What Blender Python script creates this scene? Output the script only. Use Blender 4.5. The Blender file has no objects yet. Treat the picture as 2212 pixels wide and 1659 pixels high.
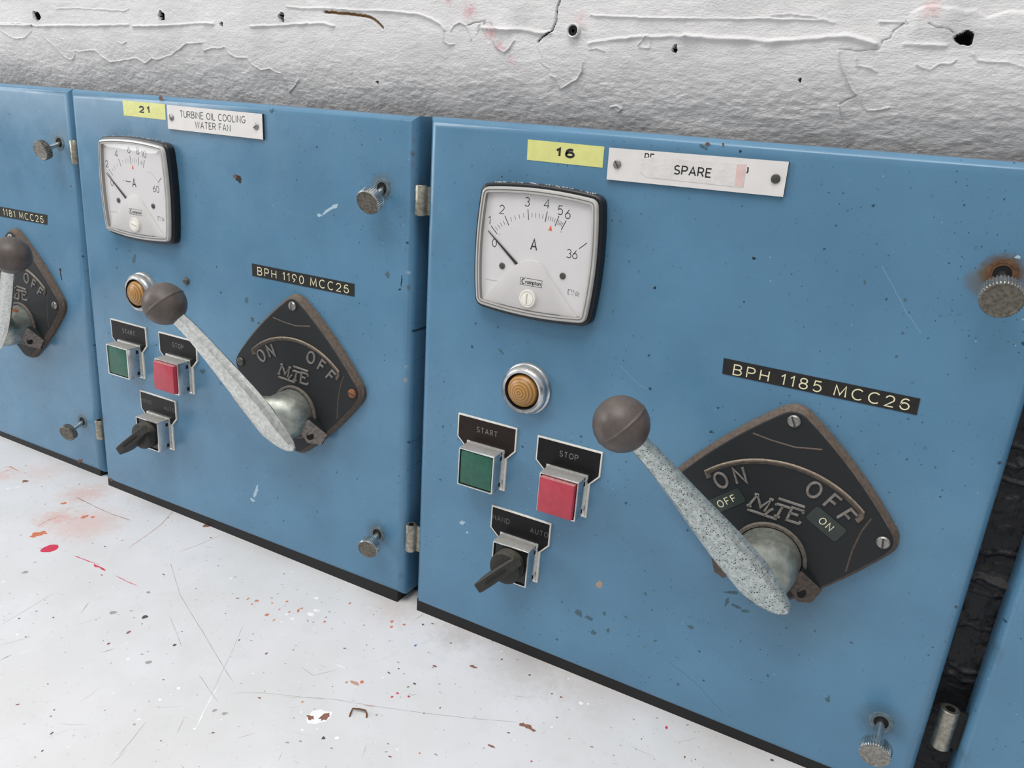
import bpy, bmesh, math, random, json
import numpy as np
from mathutils import Vector, Matrix
S = 0.001   # everything below is written in millimetres
scene = bpy.context.scene

# ------------------------------------------------------------------ camera
CAM = (378.784, -560.0, 469.848)
RC = ((0.87827679, 0.47284103, 0.07107211), (0.21119112, -0.25025466, -0.94486555), (-0.42898507, 0.84486328, -0.31965269))
cd = bpy.data.cameras.new('camera'); cam = bpy.data.objects.new('camera', cd)
scene.collection.objects.link(cam); scene.camera = cam
cd.sensor_fit = 'HORIZONTAL'; cd.sensor_width = 36.0; cd.lens = 1692.0 / 2212.0 * 36.0
cd.clip_start = 0.01; cd.clip_end = 60
rx, dn, fw = Vector(RC[0]), Vector(RC[1]), Vector(RC[2])
m = Matrix((rx, -dn, -fw)).transposed().to_4x4(); m.translation = Vector(CAM) * S
cam.matrix_world = m

# ------------------------------------------------------------------ light
scene.view_settings.view_transform = 'Standard'; scene.view_settings.look = 'None'
scene.view_settings.gamma = 1.0; scene.view_settings.exposure = 0.0
w = bpy.data.worlds.new('room_light'); scene.world = w; w.use_nodes = True
nt = w.node_tree; nt.nodes.clear()
wo = nt.nodes.new('ShaderNodeOutputWorld'); bg = nt.nodes.new('ShaderNodeBackground')
tc = nt.nodes.new('ShaderNodeTexCoord'); sp = nt.nodes.new('ShaderNodeSeparateXYZ'); rp = nt.nodes.new('ShaderNodeValToRGB')
mr = nt.nodes.new('ShaderNodeMapRange'); mr.inputs[1].default_value = -1; mr.inputs[2].default_value = 1
nt.links.new(tc.outputs['Generated'], sp.inputs[0]); nt.links.new(sp.outputs[2], mr.inputs[0]); nt.links.new(mr.outputs[0], rp.inputs[0])
rp.color_ramp.elements[0].position = 0.0; rp.color_ramp.elements[0].color = (.18, .18, .18, 1)
rp.color_ramp.elements[1].position = 1.0; rp.color_ramp.elements[1].color = (.97, .97, .98, 1)
e = rp.color_ramp.elements.new(.5); e.color = (.42, .42, .425, 1)
nt.links.new(rp.outputs[0], bg.inputs[0]); bg.inputs[1].default_value = 0.85
nt.links.new(bg.outputs[0], wo.inputs[0])

def area(name, loc, target, sx, sy, power, col=(1, 1, 1)):
    l = bpy.data.lights.new(name, 'AREA'); l.shape = 'RECTANGLE'; l.size = sx; l.size_y = sy; l.energy = power; l.color = col
    o = bpy.data.objects.new(name, l); scene.collection.objects.link(o); o.location = loc
    o.rotation_euler = (Vector(target) - Vector(loc)).to_track_quat('-Z', 'Y').to_euler(); return o
area('ceiling_light', (.0, -.95, 2.3), (0, -.1, .2), 1.6, 1.0, 33, (1, .985, .965))
area('window_light', (-2.3, -1.3, 1.1), (0, 0, .3), 1.0, 1.2, 24, (.97, .985, 1))

# ------------------------------------------------------------------ materials
def lin(h):
    h = h.lstrip('#'); c = [int(h[i:i+2], 16) / 255 for i in (0, 2, 4)]
    return tuple((v / 12.92 if v <= .04045 else ((v + .055) / 1.055) ** 2.4) for v in c) + (1,)

class NT:
    def __init__(s, name):
        s.m = bpy.data.materials.new(name); s.m.use_nodes = True; s.t = s.m.node_tree
        s.b = s.t.nodes['Principled BSDF']; s.out = s.t.nodes['Material Output']; s._oc = None
    def n(s, t, **k):
        x = s.t.nodes.new('ShaderNode' + t)
        for a, v in k.items(): setattr(x, a, v)
        return x
    def l(s, a, b): s.t.links.new(a, b)
    @property
    def oc(s):                       # object coordinates in millimetres
        if s._oc is None:
            c = s.n('TexCoord'); v = s.n('VectorMath', operation='SCALE'); v.inputs['Scale'].default_value = 1000
            s.l(c.outputs['Object'], v.inputs[0]); s._oc = v.outputs[0]
        return s._oc
    def noise(s, size, detail=3, rough=.55, vec=None, stretch=None):
        x = s.n('TexNoise'); x.inputs['Scale'].default_value = 1.0 / size; x.inputs['Detail'].default_value = detail; x.inputs['Roughness'].default_value = rough
        v = vec or s.oc
        if stretch:
            mp = s.n('VectorMath', operation='MULTIPLY'); mp.inputs[1].default_value = stretch; s.l(v, mp.inputs[0]); v = mp.outputs[0]
        s.l(v, x.inputs['Vector']); return x.outputs['Fac']
    def ramp(s, fac, a, b, va=0., vb=1.):
        x = s.n('MapRange', interpolation_type='SMOOTHSTEP'); x.inputs[1].default_value = a; x.inputs[2].default_value = b; x.inputs[3].default_value = va; x.inputs[4].default_value = vb
        s.l(fac, x.inputs[0]); return x.outputs[0]
    def mth(s, op, a, b=None):
        x = s.n('Math', operation=op)
        for i, v in enumerate((a, b)):
            if v is None: continue
            if isinstance(v, (int, float)): x.inputs[i].default_value = v
            else: s.l(v, x.inputs[i])
        return x.outputs[0]
    def mix(s, fac, a, b):
        x = s.n('Mix', data_type='RGBA')
        if isinstance(fac, (int, float)): x.inputs[0].default_value = fac
        else: s.l(fac, x.inputs[0])
        for i, v in ((6, a), (7, b)):
            if isinstance(v, tuple): x.inputs[i].default_value = v
            else: s.l(v, x.inputs[i])
        return x.outputs[2]
    def spots(s, cell, rad, keep, warp=.0, plane=None):
        v = s.oc
        if plane:
            q = s.n('SeparateXYZ'); s.l(v, q.inputs[0]); c = s.n('CombineXYZ'); s.l(q.outputs[0], c.inputs[0]); s.l(q.outputs[2 if plane == 'xz' else 1], c.inputs[1]); v = c.outputs[0]
        if warp:
            nz = s.n('TexNoise'); nz.inputs['Scale'].default_value = 1.2; s.l(v, nz.inputs['Vector'])
            sc = s.n('VectorMath', operation='SCALE'); sc.inputs['Scale'].default_value = warp; s.l(nz.outputs['Color'], sc.inputs[0])
            ad = s.n('VectorMath', operation='ADD'); s.l(v, ad.inputs[0]); s.l(sc.outputs[0], ad.inputs[1]); v = ad.outputs[0]
        x = s.n('TexVoronoi'); x.voronoi_dimensions = '2D' if plane else '3D'; x.inputs['Scale'].default_value = 1.0 / cell; s.l(v, x.inputs['Vector'])
        d = s.mth('MULTIPLY', x.outputs['Distance'], cell)
        sep = s.n('SeparateColor'); s.l(x.outputs['Color'], sep.inputs[0])
        r = s.mth('MULTIPLY', sep.outputs[1], rad)
        inside = s.ramp(s.mth('SUBTRACT', r, d), -.12, .12)
        return s.mth('MULTIPLY', inside, s.mth('LESS_THAN', sep.outputs[0], keep))
    def bump(s, h, dist, strength=1.0):
        x = s.n('Bump'); x.inputs['Strength'].default_value = strength; x.inputs['Distance'].default_value = dist * S
        s.l(h, x.inputs['Height'])
        if s.b.inputs['Normal'].links: s.l(s.b.inputs['Normal'].links[0].from_socket, x.inputs['Normal'])
        s.l(x.outputs[0], s.b.inputs['Normal'])
    def up(s, a=.35, b=.9):          # dust lies on faces that look up
        g = s.n('NewGeometry'); q = s.n('SeparateXYZ'); s.l(g.outputs['Normal'], q.inputs[0]); return s.ramp(q.outputs[2], a, b)
    def near(s, p, r0, r1, nz=None, yy=0.):  # soft stain around a point (mm, x z)
        d = s.n('VectorMath', operation='DISTANCE'); s.l(s.oc, d.inputs[0]); d.inputs[1].default_value = (p[0], yy, p[1])
        o = d.outputs['Value']
        if nz is not None: o = s.mth('ADD', o, nz)
        return s.ramp(o, r0, r1, 1., 0.)
    def fin(s, col, rough, metal=0., spec=.5, coat=0.):
        for k, v in (('Base Color', col), ('Roughness', rough), ('Metallic', metal), ('Specular IOR Level', spec), ('Coat Weight', coat)):
            if isinstance(v, (int, float, tuple)): s.b.inputs[k].default_value = v
            else: s.l(v, s.b.inputs[k])
        return s.m

def simple(name, h, rough=.5, metal=0., var=.0, size=3., dust=0., dustc='#8d8377', bumpd=0., bsize=.6, spec=.5, coat=0.):
    t = NT(name); c = lin(h)
    col = c
    if var:
        f = t.noise(size, 4); d = tuple(v * (1 - var) for v in c[:3]) + (1,); b = tuple(min(1, v * (1 + var)) for v in c[:3]) + (1,)
        col = t.mix(t.ramp(f, .3, .7), d, b)
    if dust:
        f = t.mth('MULTIPLY', t.up(), t.ramp(t.noise(2.2, 4), .25, .75, .35 * dust, dust)); col = t.mix(f, col, lin(dustc))
        r = t.mth('ADD', t.mth('MULTIPLY', f, .5), rough); metal = t.mth('MULTIPLY', t.mth('SUBTRACT', 1., f), float(metal)) if metal else metal; rough = r
    if bumpd: t.bump(t.noise(bsize, 4), bumpd)
    return t.fin(col, rough, metal, spec, coat)

def blue_paint(name, ox, stains=(), amount=1.):
    t = NT(name); P = 'xz'
    col = t.mix(t.ramp(t.noise(90, 3), .3, .7), lin('#527c99'), lin('#5a86a4'))
    col = t.mix(t.ramp(t.noise(14, 5, .65), .55, .8, 0., .22), col, lin('#5b7f94'))
    dens = t.ramp(t.noise(75, 2), .40, .62, .12, 1.)
    sc = lambda f, k: t.mth('MULTIPLY', t.mth('MULTIPLY', f, dens), k * amount)
    col = t.mix(sc(t.spots(7., .62, .42, 1.6, P), .85), col, lin('#1d323d'))
    col = t.mix(sc(t.spots(4.3, .42, .30, 1.0, P), .6), col, lin('#2b4857'))
    col = t.mix(t.mth('MULTIPLY', t.spots(26, 1.3, .35, 3.2, P), .8), col, lin('#1c2d34'))
    col = t.mix(t.mth('MULTIPLY', t.spots(15, 1.0, .3, 4.5, P), .45), col, lin('#355465'))
    col = t.mix(t.mth('MULTIPLY', t.spots(19, .5, .3, 1.5, P), .6), col, lin('#a9c3d2'))
    nz = t.mth('MULTIPLY', t.mth('SUBTRACT', t.noise(5, 4), .5), 9.)
    for (x, z, r0, r1, c, f) in stains:
        col = t.mix(t.mth('MULTIPLY', t.near((x - ox, z), r0, r1, nz), f), col, lin(c))
    t.bump(t.noise(1.6, 2), .012); t.bump(t.noise(45, 2), .35)
    col = t.mix(t.mth('MULTIPLY', t.up(.93, .99), t.ramp(t.noise(6, 4), .3, .7, .6, .9)), col, lin('#62605d'))  # dark dust on the door tops, added to cut blue bounce onto the wall
    rough = t.ramp(t.noise(35, 4), .3, .7, .20, .34)
    return t.fin(col, rough, 0., .5)

WHITE_TOP = None
def worktop_mat():
    t = NT('worktop_paint')
    col = t.mix(t.ramp(t.noise(120, 3), .3, .7), lin('#d7d6d5'), lin('#dedddf'))
    col = t.mix(t.ramp(t.noise(25, 5, .7), .5, .8, 0., .35), col, lin('#cbc9c6'))
    col = t.mix(t.mth('MULTIPLY', t.spots(7., .42, .35, 2., 'xy'), .55), col, lin('#8d8a86'))
    col = t.mix(t.mth('MULTIPLY', t.spots(13., .75, .3, 4., 'xy'), .6), col, lin('#918a85'))
    col = t.mix(t.mth('MULTIPLY', t.spots(19., .8, .25, 3., 'xy'), .7), col, lin('#f4f4f4'))
    sc = t.noise(3.2, 4, .6, stretch=(.12, 1., 1.)); col = t.mix(t.ramp(sc, .68, .76, 0., .25), col, lin('#9c9993'))
    v = t.n('VectorMath', operation='MULTIPLY'); v.inputs[1].default_value = (1, 1, 0); t.l(t.oc, v.inputs[0])
    nz = t.mth('MULTIPLY', t.mth('SUBTRACT', t.noise(9, 5, .7), .5), 60.)
    for (x, y, r0, r1, c, f) in [(-400, -75, 5, 55, '#d79a86', .40), (-465, -30, 2, 38, '#cf8f72', .40), (-440, -85, 0, 30, '#d58c76', .4), (-590, -60, 0, 30, '#d9a58c', .4), (-560, -20, 0, 45, '#d6a28b', .25), (60, -10, 0, 34, '#a4958d', .35), (140, -12, 0, 60, '#a99a8c', .35), (200, -12, 0, 60, '#b3a596', .3), (-15, -10, 0, 40, '#c0a796', .3), (330, -15, 0, 60, '#b9ab9b', .3)]:
        d = t.n('VectorMath', operation='DISTANCE'); t.l(v.outputs[0], d.inputs[0]); d.inputs[1].default_value = (x, y, 0)
        col = t.mix(t.mth('MULTIPLY', t.ramp(t.mth('ADD', d.outputs['Value'], nz), r0, r1, 1., 0.), f), col, lin(c))
    t.bump(t.noise(1.2, 3), .05); t.bump(t.noise(30, 3), .4)
    return t.fin(col, t.ramp(t.noise(30, 4), .3, .7, .32, .5), 0., .45)

def wall_mat():
    t = NT('wall_paint')
    col = t.mix(t.ramp(t.noise(50, 4), .3, .7), lin('#d6d5d5'), lin('#e2e1e1'))
    col = t.mix(t.ramp(t.noise(7, 5, .7), .55, .8, 0., .3), col, lin('#bcbabb'))
    nz = t.mth('MULTIPLY', t.mth('SUBTRACT', t.noise(4, 5, .75), .5), 22.)
    for (x, z, r0, r1, c, f) in [(15, 550, 0, 9, '#cf8f97', .6), (-5, 556, 0, 5, '#d09aa0', .6), (36, 533, 0, 8, '#c98089', .65), (45, 524, 0, 6, '#cf9aa0', .6), (57, 514, 0, 6, '#d0a4a9', .5), (65, 507, 0, 4, '#d0a4a9', .5), (112, 544, 0, 9, '#d6b0b0', .4), (350, 553, 0, 9, '#d8aaa4', .5), (366, 546, 0, 16, '#8f9096', .3), (60, 545, 0, 18, '#9b9da3', .35)]:
        col = t.mix(t.mth('MULTIPLY', t.near((x, z), r0, r1, nz, 31.), f), col, lin(c))
    g = t.mth('ADD', t.mth('MULTIPLY', t.noise(1.3, 5, .62, stretch=(.5, 1, 1)), .9), t.mth('MULTIPLY', t.noise(5, 4, .6, stretch=(.5, 1, 1)), .6))
    t.bump(g, 1.0, 1.0)
    return t.fin(col, .55, 0., .35)

def galvanised(name, a, b, speck, sa=.5, rough=.3):
    t = NT(name)
    col = t.mix(t.ramp(t.noise(4, 5, .6), .3, .7), lin(a), lin(b))
    sm = t.mth('MULTIPLY', t.spots(1.05, .5, .6, .9), sa); sm2 = t.mth('MULTIPLY', t.spots(1.9, .6, .4, 1.6), sa)
    f = t.mth('MAXIMUM', sm, sm2)
    big = t.ramp(t.noise(9, 4, .7), .60, .68, 0., .5); 
    col = t.mix(f, col, lin(speck)); col = t.mix(t.mth('MULTIPLY', big, .4), col, lin('#7d8791'))
    rg = t.mth('ADD', t.mth('MULTIPLY', f, .4), t.ramp(t.noise(6, 4), .3, .7, rough, rough + .15))
    t.bump(t.mth('ADD', t.noise(1., 4), t.mth('MULTIPLY', f, -.5)), .08)
    return t.fin(col, rg, t.mth('SUBTRACT', 0.85, t.mth('MULTIPLY', f, .5)), .5)

MT = {}
def build_materials():
    g = MT
    g['floor'] = simple('floor_concrete', '#8d8b88', .7, var=.15, size=60)
    g['worktop'] = worktop_mat(); g['wall'] = wall_mat()
    g['black'] = simple('black_enamel', '#08090b', .5, var=.3, size=8, dust=.35, dustc='#6f665c', bumpd=.06, bsize=.8, spec=.04)
    g['plate_edge'] = simple('dusty_enamel_edge', '#54483f', .75, var=.3, size=3, dust=.45, dustc='#8f8274', bumpd=.05)
    g['rib'] = simple('worn_enamel_rib', '#5a5046', .55, var=.35, size=4, dust=.8, dustc='#b3a48f')
    g['worn'] = simple('worn_lettering', '#77726d', .5, var=.25, size=3, bumpd=.03)
    g['frame'] = simple('gauge_black', '#101216', .33, var=.1, size=5, dust=.18, dustc='#8d8f90', bumpd=.02)
    g['rim'] = simple('clear_rim', '#b9b7b4', .18, var=.06, size=9, coat=.5)
    g['rimline'] = simple('rim_groove', '#8d8a86', .3)
    g['dial'] = simple('dial_white', '#e3e1e1', .5, var=.02, size=20)
    g['shroud'] = simple('shroud_white', '#dcd9d8', .45, var=.02, size=20)
    g['ink'] = simple('black_ink', '#1b1b1d', .5)
    g['inkgrey'] = simple('grey_ink', '#8d8d90', .6)
    g['orange'] = simple('orange_marker', '#f06a45', .5)
    g['plastic'] = simple('white_plastic', '#ece9e0', .3, var=.03)
    g['slot'] = simple('slot_shadow', '#3c3a37', .7)
    g['slotpale'] = simple('slot_pale', '#b5aea0', .6)
    g['yellow'] = simple('yellow_sticker', '#d8d98a', .3, var=.04, size=8, bumpd=.25, bsize=7)
    g['engraved'] = simple('engraved_white', '#dddad7', .38, var=.03, size=12)
    g['engraved_edge'] = simple('engraved_edge', '#2b2a2b', .5)
    g['paper'] = simple('peeling_paper', '#d9d6d3', .3, var=.05, size=9, bumpd=.5, bsize=6)
    g['paperpink'] = simple('pink_paper', '#d9bdb9', .35, var=.05, size=5)
    g['tape'] = simple('black_tape', '#262524', .5, spec=.3, var=.12, size=6, bumpd=.1, bsize=9)
    g['tapetext'] = simple('cream_lettering', '#e2dcb6', .5)
    g['tapegreen'] = simple('grey_tape', '#2c3633', .4, var=.1, size=6)
    g['chrome'] = simple('dull_chrome', '#c3c6c8', .22, 1., var=.12, size=5, dust=.95, dustc='#8f887c', bumpd=.02, bsize=.7)
    g['chromeedge'] = simple('bright_edge', '#d8d8d6', .28, 1., var=.1, size=3)
    g['tagblack'] = simple('legend_black', '#0e0e11', .32, var=.1, size=8, spec=.25)
    g['tagbrown'] = simple('legend_brown', '#231917', .34, var=.1, size=8, spec=.25)
    g['tagline'] = simple('legend_border', '#dcd8cf', .45, var=.08, size=4)
    g['tagtext'] = simple('legend_text', '#8a8884', .5)
    g['tagfaint'] = simple('legend_faint_text', '#66635f', .5)
    g['green'] = simple('green_cap', '#1f5a48', .38, var=.14, size=6)
    g['red'] = simple('red_cap', '#b13a4a', .4, var=.08, size=6, dust=.7, dustc='#b79f98')
    g['knobblack'] = simple('knob_black', '#24231f', .5, var=.25, size=4, dust=.5, dustc='#6d675a', bumpd=.05)
    g['insert'] = simple('insert_black', '#14181a', .35)
    g['ball'] = simple('brown_ball', '#564d48', .40, var=.2, size=9, dust=.35, dustc='#6a625c', bumpd=.04, bsize=1.5)
    g['lever'] = galvanised('lever_zinc', '#a3acab', '#c9d0ce', '#2f3836', .95, .30)
    g['leverfine'] = galvanised('lever_zinc_fine', '#bcbfbb', '#dcdedb', '#55554f', .3, .13)
    g['hub'] = simple('hub_zinc', '#9da29b', .38, .8, var=.2, size=6, dust=.25, dustc='#8c8674', bumpd=.06)
    g['collar'] = simple('dark_collar', '#57504a', .6, var=.3, size=3, dust=.5)
    g['lug'] = simple('dusty_lug', '#4b413a', .7, var=.4, size=3, dust=.9, dustc='#8a7868')
    g['luggrey'] = simple('worn_lug', '#6a635f', .5, var=.4, size=3, dust=.9, dustc='#989088')
    g['screw'] = simple('screw_steel', '#9c9a96', .4, .85, var=.25, size=1.5, bumpd=.03, bsize=.5)
    g['screwrust'] = simple('rusty_screw', '#8d5a3c', .7, .3, var=.35, size=1.5, bumpd=.05, bsize=.5)
    g['screwdark'] = simple('dark_screw', '#5b5a54', .45, .7, var=.25, size=1.5)
    g['nickel'] = simple('nickel', '#cfcfcc', .26, 1., var=.15, size=2)
    g['knobface'] = simple('grimy_knob_face', '#6b675d', .65, .35, var=.35, size=2.2, bumpd=.12, bsize=1.4)
    g['knobsteel'] = simple('grimy_knob_steel', '#8f8c85', .45, .8, var=.3, size=2.5, bumpd=.1, bsize=1.2)
    g['washer'] = simple('washer_grey', '#5f7079', .5, .2, var=.3, size=3)
    g['washerrust'] = simple('washer_rust', '#5c4028', .75, .1, var=.4, size=3)
    g['hole'] = simple('hole_dark', '#07070a', .9)
    g['hinge'] = simple('hinge_steel', '#9b978b', .38, .85, var=.3, size=4, bumpd=.06, bsize=1.2)
    g['lens'] = lens_mat()
    g['plinth'] = simple('plinth_black', '#0d0d0f', .6)  # near-black paints in the shadow gap under the doors
    g['blackwall'] = simple('black_masonry', '#17171b', .5, var=.4, size=12, bumpd=1.2, bsize=5, dust=.6, dustc='#5d5a58')
    g['holewall'] = g['hole']
    g['plug'] = simple('plug_paint', '#d2d0d0', .5)
    g['brownplaster'] = simple('brown_plaster', '#8c6a3f', .8, var=.3, size=2)
    for k, h in dict(dred='#cf3b55', dbrown='#8b6253', dtan='#c09a83', dgrey='#a3a09c', dpale='#bcb9b6', ddark='#55504f', dwhite='#f3f3f3', dorange='#cf7a5a', dblue='#5f7fb0', rust='#6b4329', dirt='#44626f', black='#10161a', white='#a6becb', tan2='#a58e7c', faint='#86a9bf', crumb='#bdbab6', darkhole='#1a1413').items():
        g[k] = simple('mark_' + k, h, .6, var=.2 if k in ('rust', 'dbrown', 'dirt') else .06, size=2)

def lens_mat():
    t = NT('amber_lens'); x = t.n('VectorMath', operation='LENGTH'); v = t.n('VectorMath', operation='MULTIPLY'); v.inputs[1].default_value = (1, 0, 1)
    t.l(t.oc, v.inputs[0]); t.l(v.outputs[0], x.inputs[0])
    wv = t.mth('SINE', t.mth('ADD', t.mth('MULTIPLY', x.outputs['Value'], 2.6), t.mth('MULTIPLY', t.noise(6, 2), 2.)))
    col = t.mix(t.ramp(wv, -1., 1.), lin('#8f6434'), lin('#b88e52'))
    col = t.mix(t.ramp(t.noise(5, 4), .5, .75, 0., .4), col, lin('#a8754a'))
    m = t.fin(col, .35, 0., .5); t.b.inputs['Subsurface Weight'].default_value = .15; t.b.inputs['Subsurface Radius'].default_value = (.004, .002, .001)
    return m

def glass_mat():
    t = NT('clear_cover'); tr = t.n('BsdfTransparent'); tr.inputs[0].default_value = (.97, .97, .97, 1); gl = t.n('BsdfGlossy'); gl.inputs['Roughness'].default_value = .03
    fr = t.n('LayerWeight'); fr.inputs['Blend'].default_value = .5; mx = t.n('MixShader')
    k = t.mth('ADD', .06, t.mth('MULTIPLY', t.mth('POWER', fr.outputs['Facing'], 5.), .94))
    t.l(k, mx.inputs[0]); t.l(tr.outputs[0], mx.inputs[1]); t.l(gl.outputs[0], mx.inputs[2]); t.l(mx.outputs[0], t.out.inputs[0])
    return t.m

# ------------------------------------------------------------------ mesh kit
class MB:
    def __init__(s): s.v = []; s.f = []; s.mi = []; s.mats = []
    def mat(s, k):
        if k not in s.mats: s.mats.append(k)
        return s.mats.index(k)
    def ring(s, pts): b = len(s.v); s.v += [tuple(p) for p in pts]; return list(range(b, b + len(pts)))
    def face(s, idx, k): s.f.append(tuple(idx)); s.mi.append(s.mat(k))
    def bridge(s, a, b, k, closed=True):
        n = len(a)
        for i in range(n if closed else n - 1):
            j = (i + 1) % n; s.face((a[i], a[j], b[j], b[i]), k)
    def fan(s, r, k, rev=False): s.face(r[::-1] if rev else r, k)
    def loft(s, rings, k, cap0=True, cap1=True):
        ids = [s.ring(r) for r in rings]
        ks = k if isinstance(k, (list, tuple)) else [k] * (len(ids) + 1)
        if cap0: s.fan(ids[0], ks[0], True)
        for i in range(len(ids) - 1): s.bridge(ids[i], ids[i + 1], ks[min(i + 1, len(ks) - 1)])
        if cap1: s.fan(ids[-1], ks[-1])
    def prism(s, pts, y0, y1, k, bev=0., kb=None, kf=None, seg=3, back=True):
        """outline (x,z) from y0 (back) to y1 (front, smaller y) with a rounded front edge"""
        if area2(pts) < 0: pts = pts[::-1]
        rings = [[(x, y0, z) for x, z in pts]]
        if bev:
            for i in range(seg + 1):
                a = math.pi / 2 * i / seg; q = offset(pts, bev * (1 - math.cos(a))) if i else pts
                rings.append([(x, y1 + bev - bev * math.sin(a), z) for x, z in q])
        else: rings.append([(x, y1, z) for x, z in pts])
        ids = [s.ring(r) for r in rings]
        if back: s.fan(ids[0], k, True)
        for i in range(len(ids) - 1): s.bridge(ids[i], ids[i + 1], (kb or k) if i else k)
        s.fan(ids[-1], kf or k)
    def box(s, x0, x1, y0, y1, z0, z1, k, bev=0.): s.prism([(x0, z0), (x1, z0), (x1, z1), (x0, z1)], max(y0, y1), min(y0, y1), k, bev)
    def lathe(s, c, prof, k, n=48, ax=None, cap0=False, cap1=True, wob=None):
        """prof: list of (radius, t) ; t runs along ax (default toward the viewer, -y)"""
        A = Vector(ax or (0, -1, 0)).normalized(); U = A.cross(Vector((0, 0, 1)))
        if U.length < .1: U = A.cross(Vector((1, 0, 0)))
        U.normalize(); V = A.cross(U); c = Vector(c); rings = []
        for q, (r, t) in enumerate(prof):
            rings.append([c + A * t + (U * math.cos(2 * math.pi * i / n) + V * math.sin(2 * math.pi * i / n)) * (r * (wob(q, i) if wob else 1)) for i in range(n)])
        s.loft(rings, k, cap0, cap1)
    def ribbon(s, pts, prof, k, y):
        """sweep a profile [(offset, rise)] along a polyline in the plane y; rise is toward the viewer"""
        P = [Vector((p[0], p[1])) for p in pts]; closed = len(P) > 2 and (P[0] - P[-1]).length < 1e-6
        if closed: P = P[:-1]
        n = len(P); rings = []
        for i in range(n):
            a = P[(i - 1) % n] if (closed or i) else None; b = P[(i + 1) % n] if (closed or i < n - 1) else None
            d1 = (P[i] - a).normalized() if a is not None else None; d2 = (b - P[i]).normalized() if b is not None else None
            if d1 is None: d1 = d2
            if d2 is None: d2 = d1
            t = d1 + d2
            if t.length < .35: t = d2.copy()
            t.normalize(); nn = Vector((-t.y, t.x)); sc = 1 / max(.5, nn.dot(Vector((-d2.y, d2.x))))
            rings.append([(P[i].x + nn.x * o * sc, y - h, P[i].y + nn.y * o * sc) for o, h in prof])
        ids = [s.ring(r) for r in rings]
        for i in range(n if closed else n - 1): s.bridge(ids[i], ids[(i + 1) % n], k, False)
        if not closed and len(prof) > 2: s.face(ids[0], k); s.face(ids[-1][::-1], k)
    def stroke(s, pts, w, y, k): s.ribbon(pts, [(-w / 2, 0), (w / 2, 0)], k, y)
    def text(s, st, c, h, w, y, k, ang=0., xs=1., gap=.28, fit=None, align=.5, raise_=None):
        """single-stroke lettering; c is where the middle of the line stands"""
        adv = []; x = 0
        for ch in st:
            if ch == ' ': adv.append((None, x)); x += .55; continue
            gw = G[ch][0]; adv.append((ch, x)); x += gw + gap
        tot = x - gap; sx = h * xs if fit is None else fit / tot; ca, sa = math.cos(math.radians(ang)), math.sin(math.radians(ang)); k2 = 0
        for ch, x0 in adv:
            if ch is None: continue
            for ln in G[ch][1]:
                q = []
                for px, pz in ln:
                    u = (x0 + px - tot * align) * sx; v = (pz - .5) * h; q.append((c[0] + u * ca - v * sa, c[1] + u * sa + v * ca))
                if raise_: s.ribbon(q, [(-w / 2, 0), (-w * .3, raise_), (w * .3, raise_), (w / 2, 0)], k, y - .004 * k2)
                else: s.stroke(q, w, y - .004 * (k2 % 3), k)
                k2 += 1
    def blot(s, c, rx, rz, ang, y, k, seed, jag=.28, n=14, flat=False):
        rnd = random.Random(seed); a0 = math.radians(ang); q = []
        for i in range(n):
            a = 2 * math.pi * i / n; r = 1 + (rnd.random() - .5) * 2 * jag; u, v = rx * r * math.cos(a), rz * r * math.sin(a)
            q.append((c[0] + u * math.cos(a0) - v * math.sin(a0), c[1] + u * math.sin(a0) + v * math.cos(a0)))
        s.face(s.ring([(p[0], p[1], y) if flat else (p[0], y, p[1]) for p in (q if flat else q)]), k)
    def build(s, name, parent=None, origin=None, label=None, smooth=35):
        o3 = Vector(origin) if origin is not None else (PO[parent.name] if parent else Vector((0, 0, 0)))
        me = bpy.data.meshes.new(name); me.from_pydata([tuple((Vector(v) - o3) * S) for v in s.v], [], s.f)
        for k in s.mats: me.materials.append(MT[k])
        me.polygons.foreach_set('material_index', s.mi); me.update()
        bm = bmesh.new(); bm.from_mesh(me); bm.normal_update(); bm.to_mesh(me); bm.free()
        if smooth:
            me.polygons.foreach_set('use_smooth', [True] * len(me.polygons)); me.set_sharp_from_angle(angle=math.radians(smooth))
        ob = bpy.data.objects.new(name, me); scene.collection.objects.link(ob)
        if parent: ob.parent = parent; ob.location = (o3 - PO[parent.name]) * S
        else: ob.location = o3 * S
        PO[ob.name] = o3
        if label: ob['label'] = label
        return ob
PO = {}
def area2(p): return sum(p[i][0] * p[(i + 1) % len(p)][1] - p[(i + 1) % len(p)][0] * p[i][1] for i in range(len(p)))
def offset(p, d):
    n = len(p); out = []
    for i in range(n):
        a, b, c = Vector(p[i - 1]), Vector(p[i]), Vector(p[(i + 1) % n]); d1 = (b - a).normalized(); d2 = (c - b).normalized()
        n1, n2 = Vector((-d1.y, d1.x)), Vector((-d2.y, d2.x)); h = (n1 + n2); h.normalize(); out.append(tuple(b + h * d / max(.4, h.dot(n1))))
    return out
def roundp(p, r, n=5):
    out = []
    for i in range(len(p)):
        a, b, c = Vector(p[i - 1]), Vector(p[i]), Vector(p[(i + 1) % len(p)]); rr = r[i] if isinstance(r, (list, tuple)) else r
        p0 = b + (a - b).normalized() * rr; p1 = b + (c - b).normalized() * rr
        for j in range(n + 1): t = j / n; out.append(tuple(p0 * (1 - t) ** 2 + b * 2 * t * (1 - t) + p1 * t * t))
    return out
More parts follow.
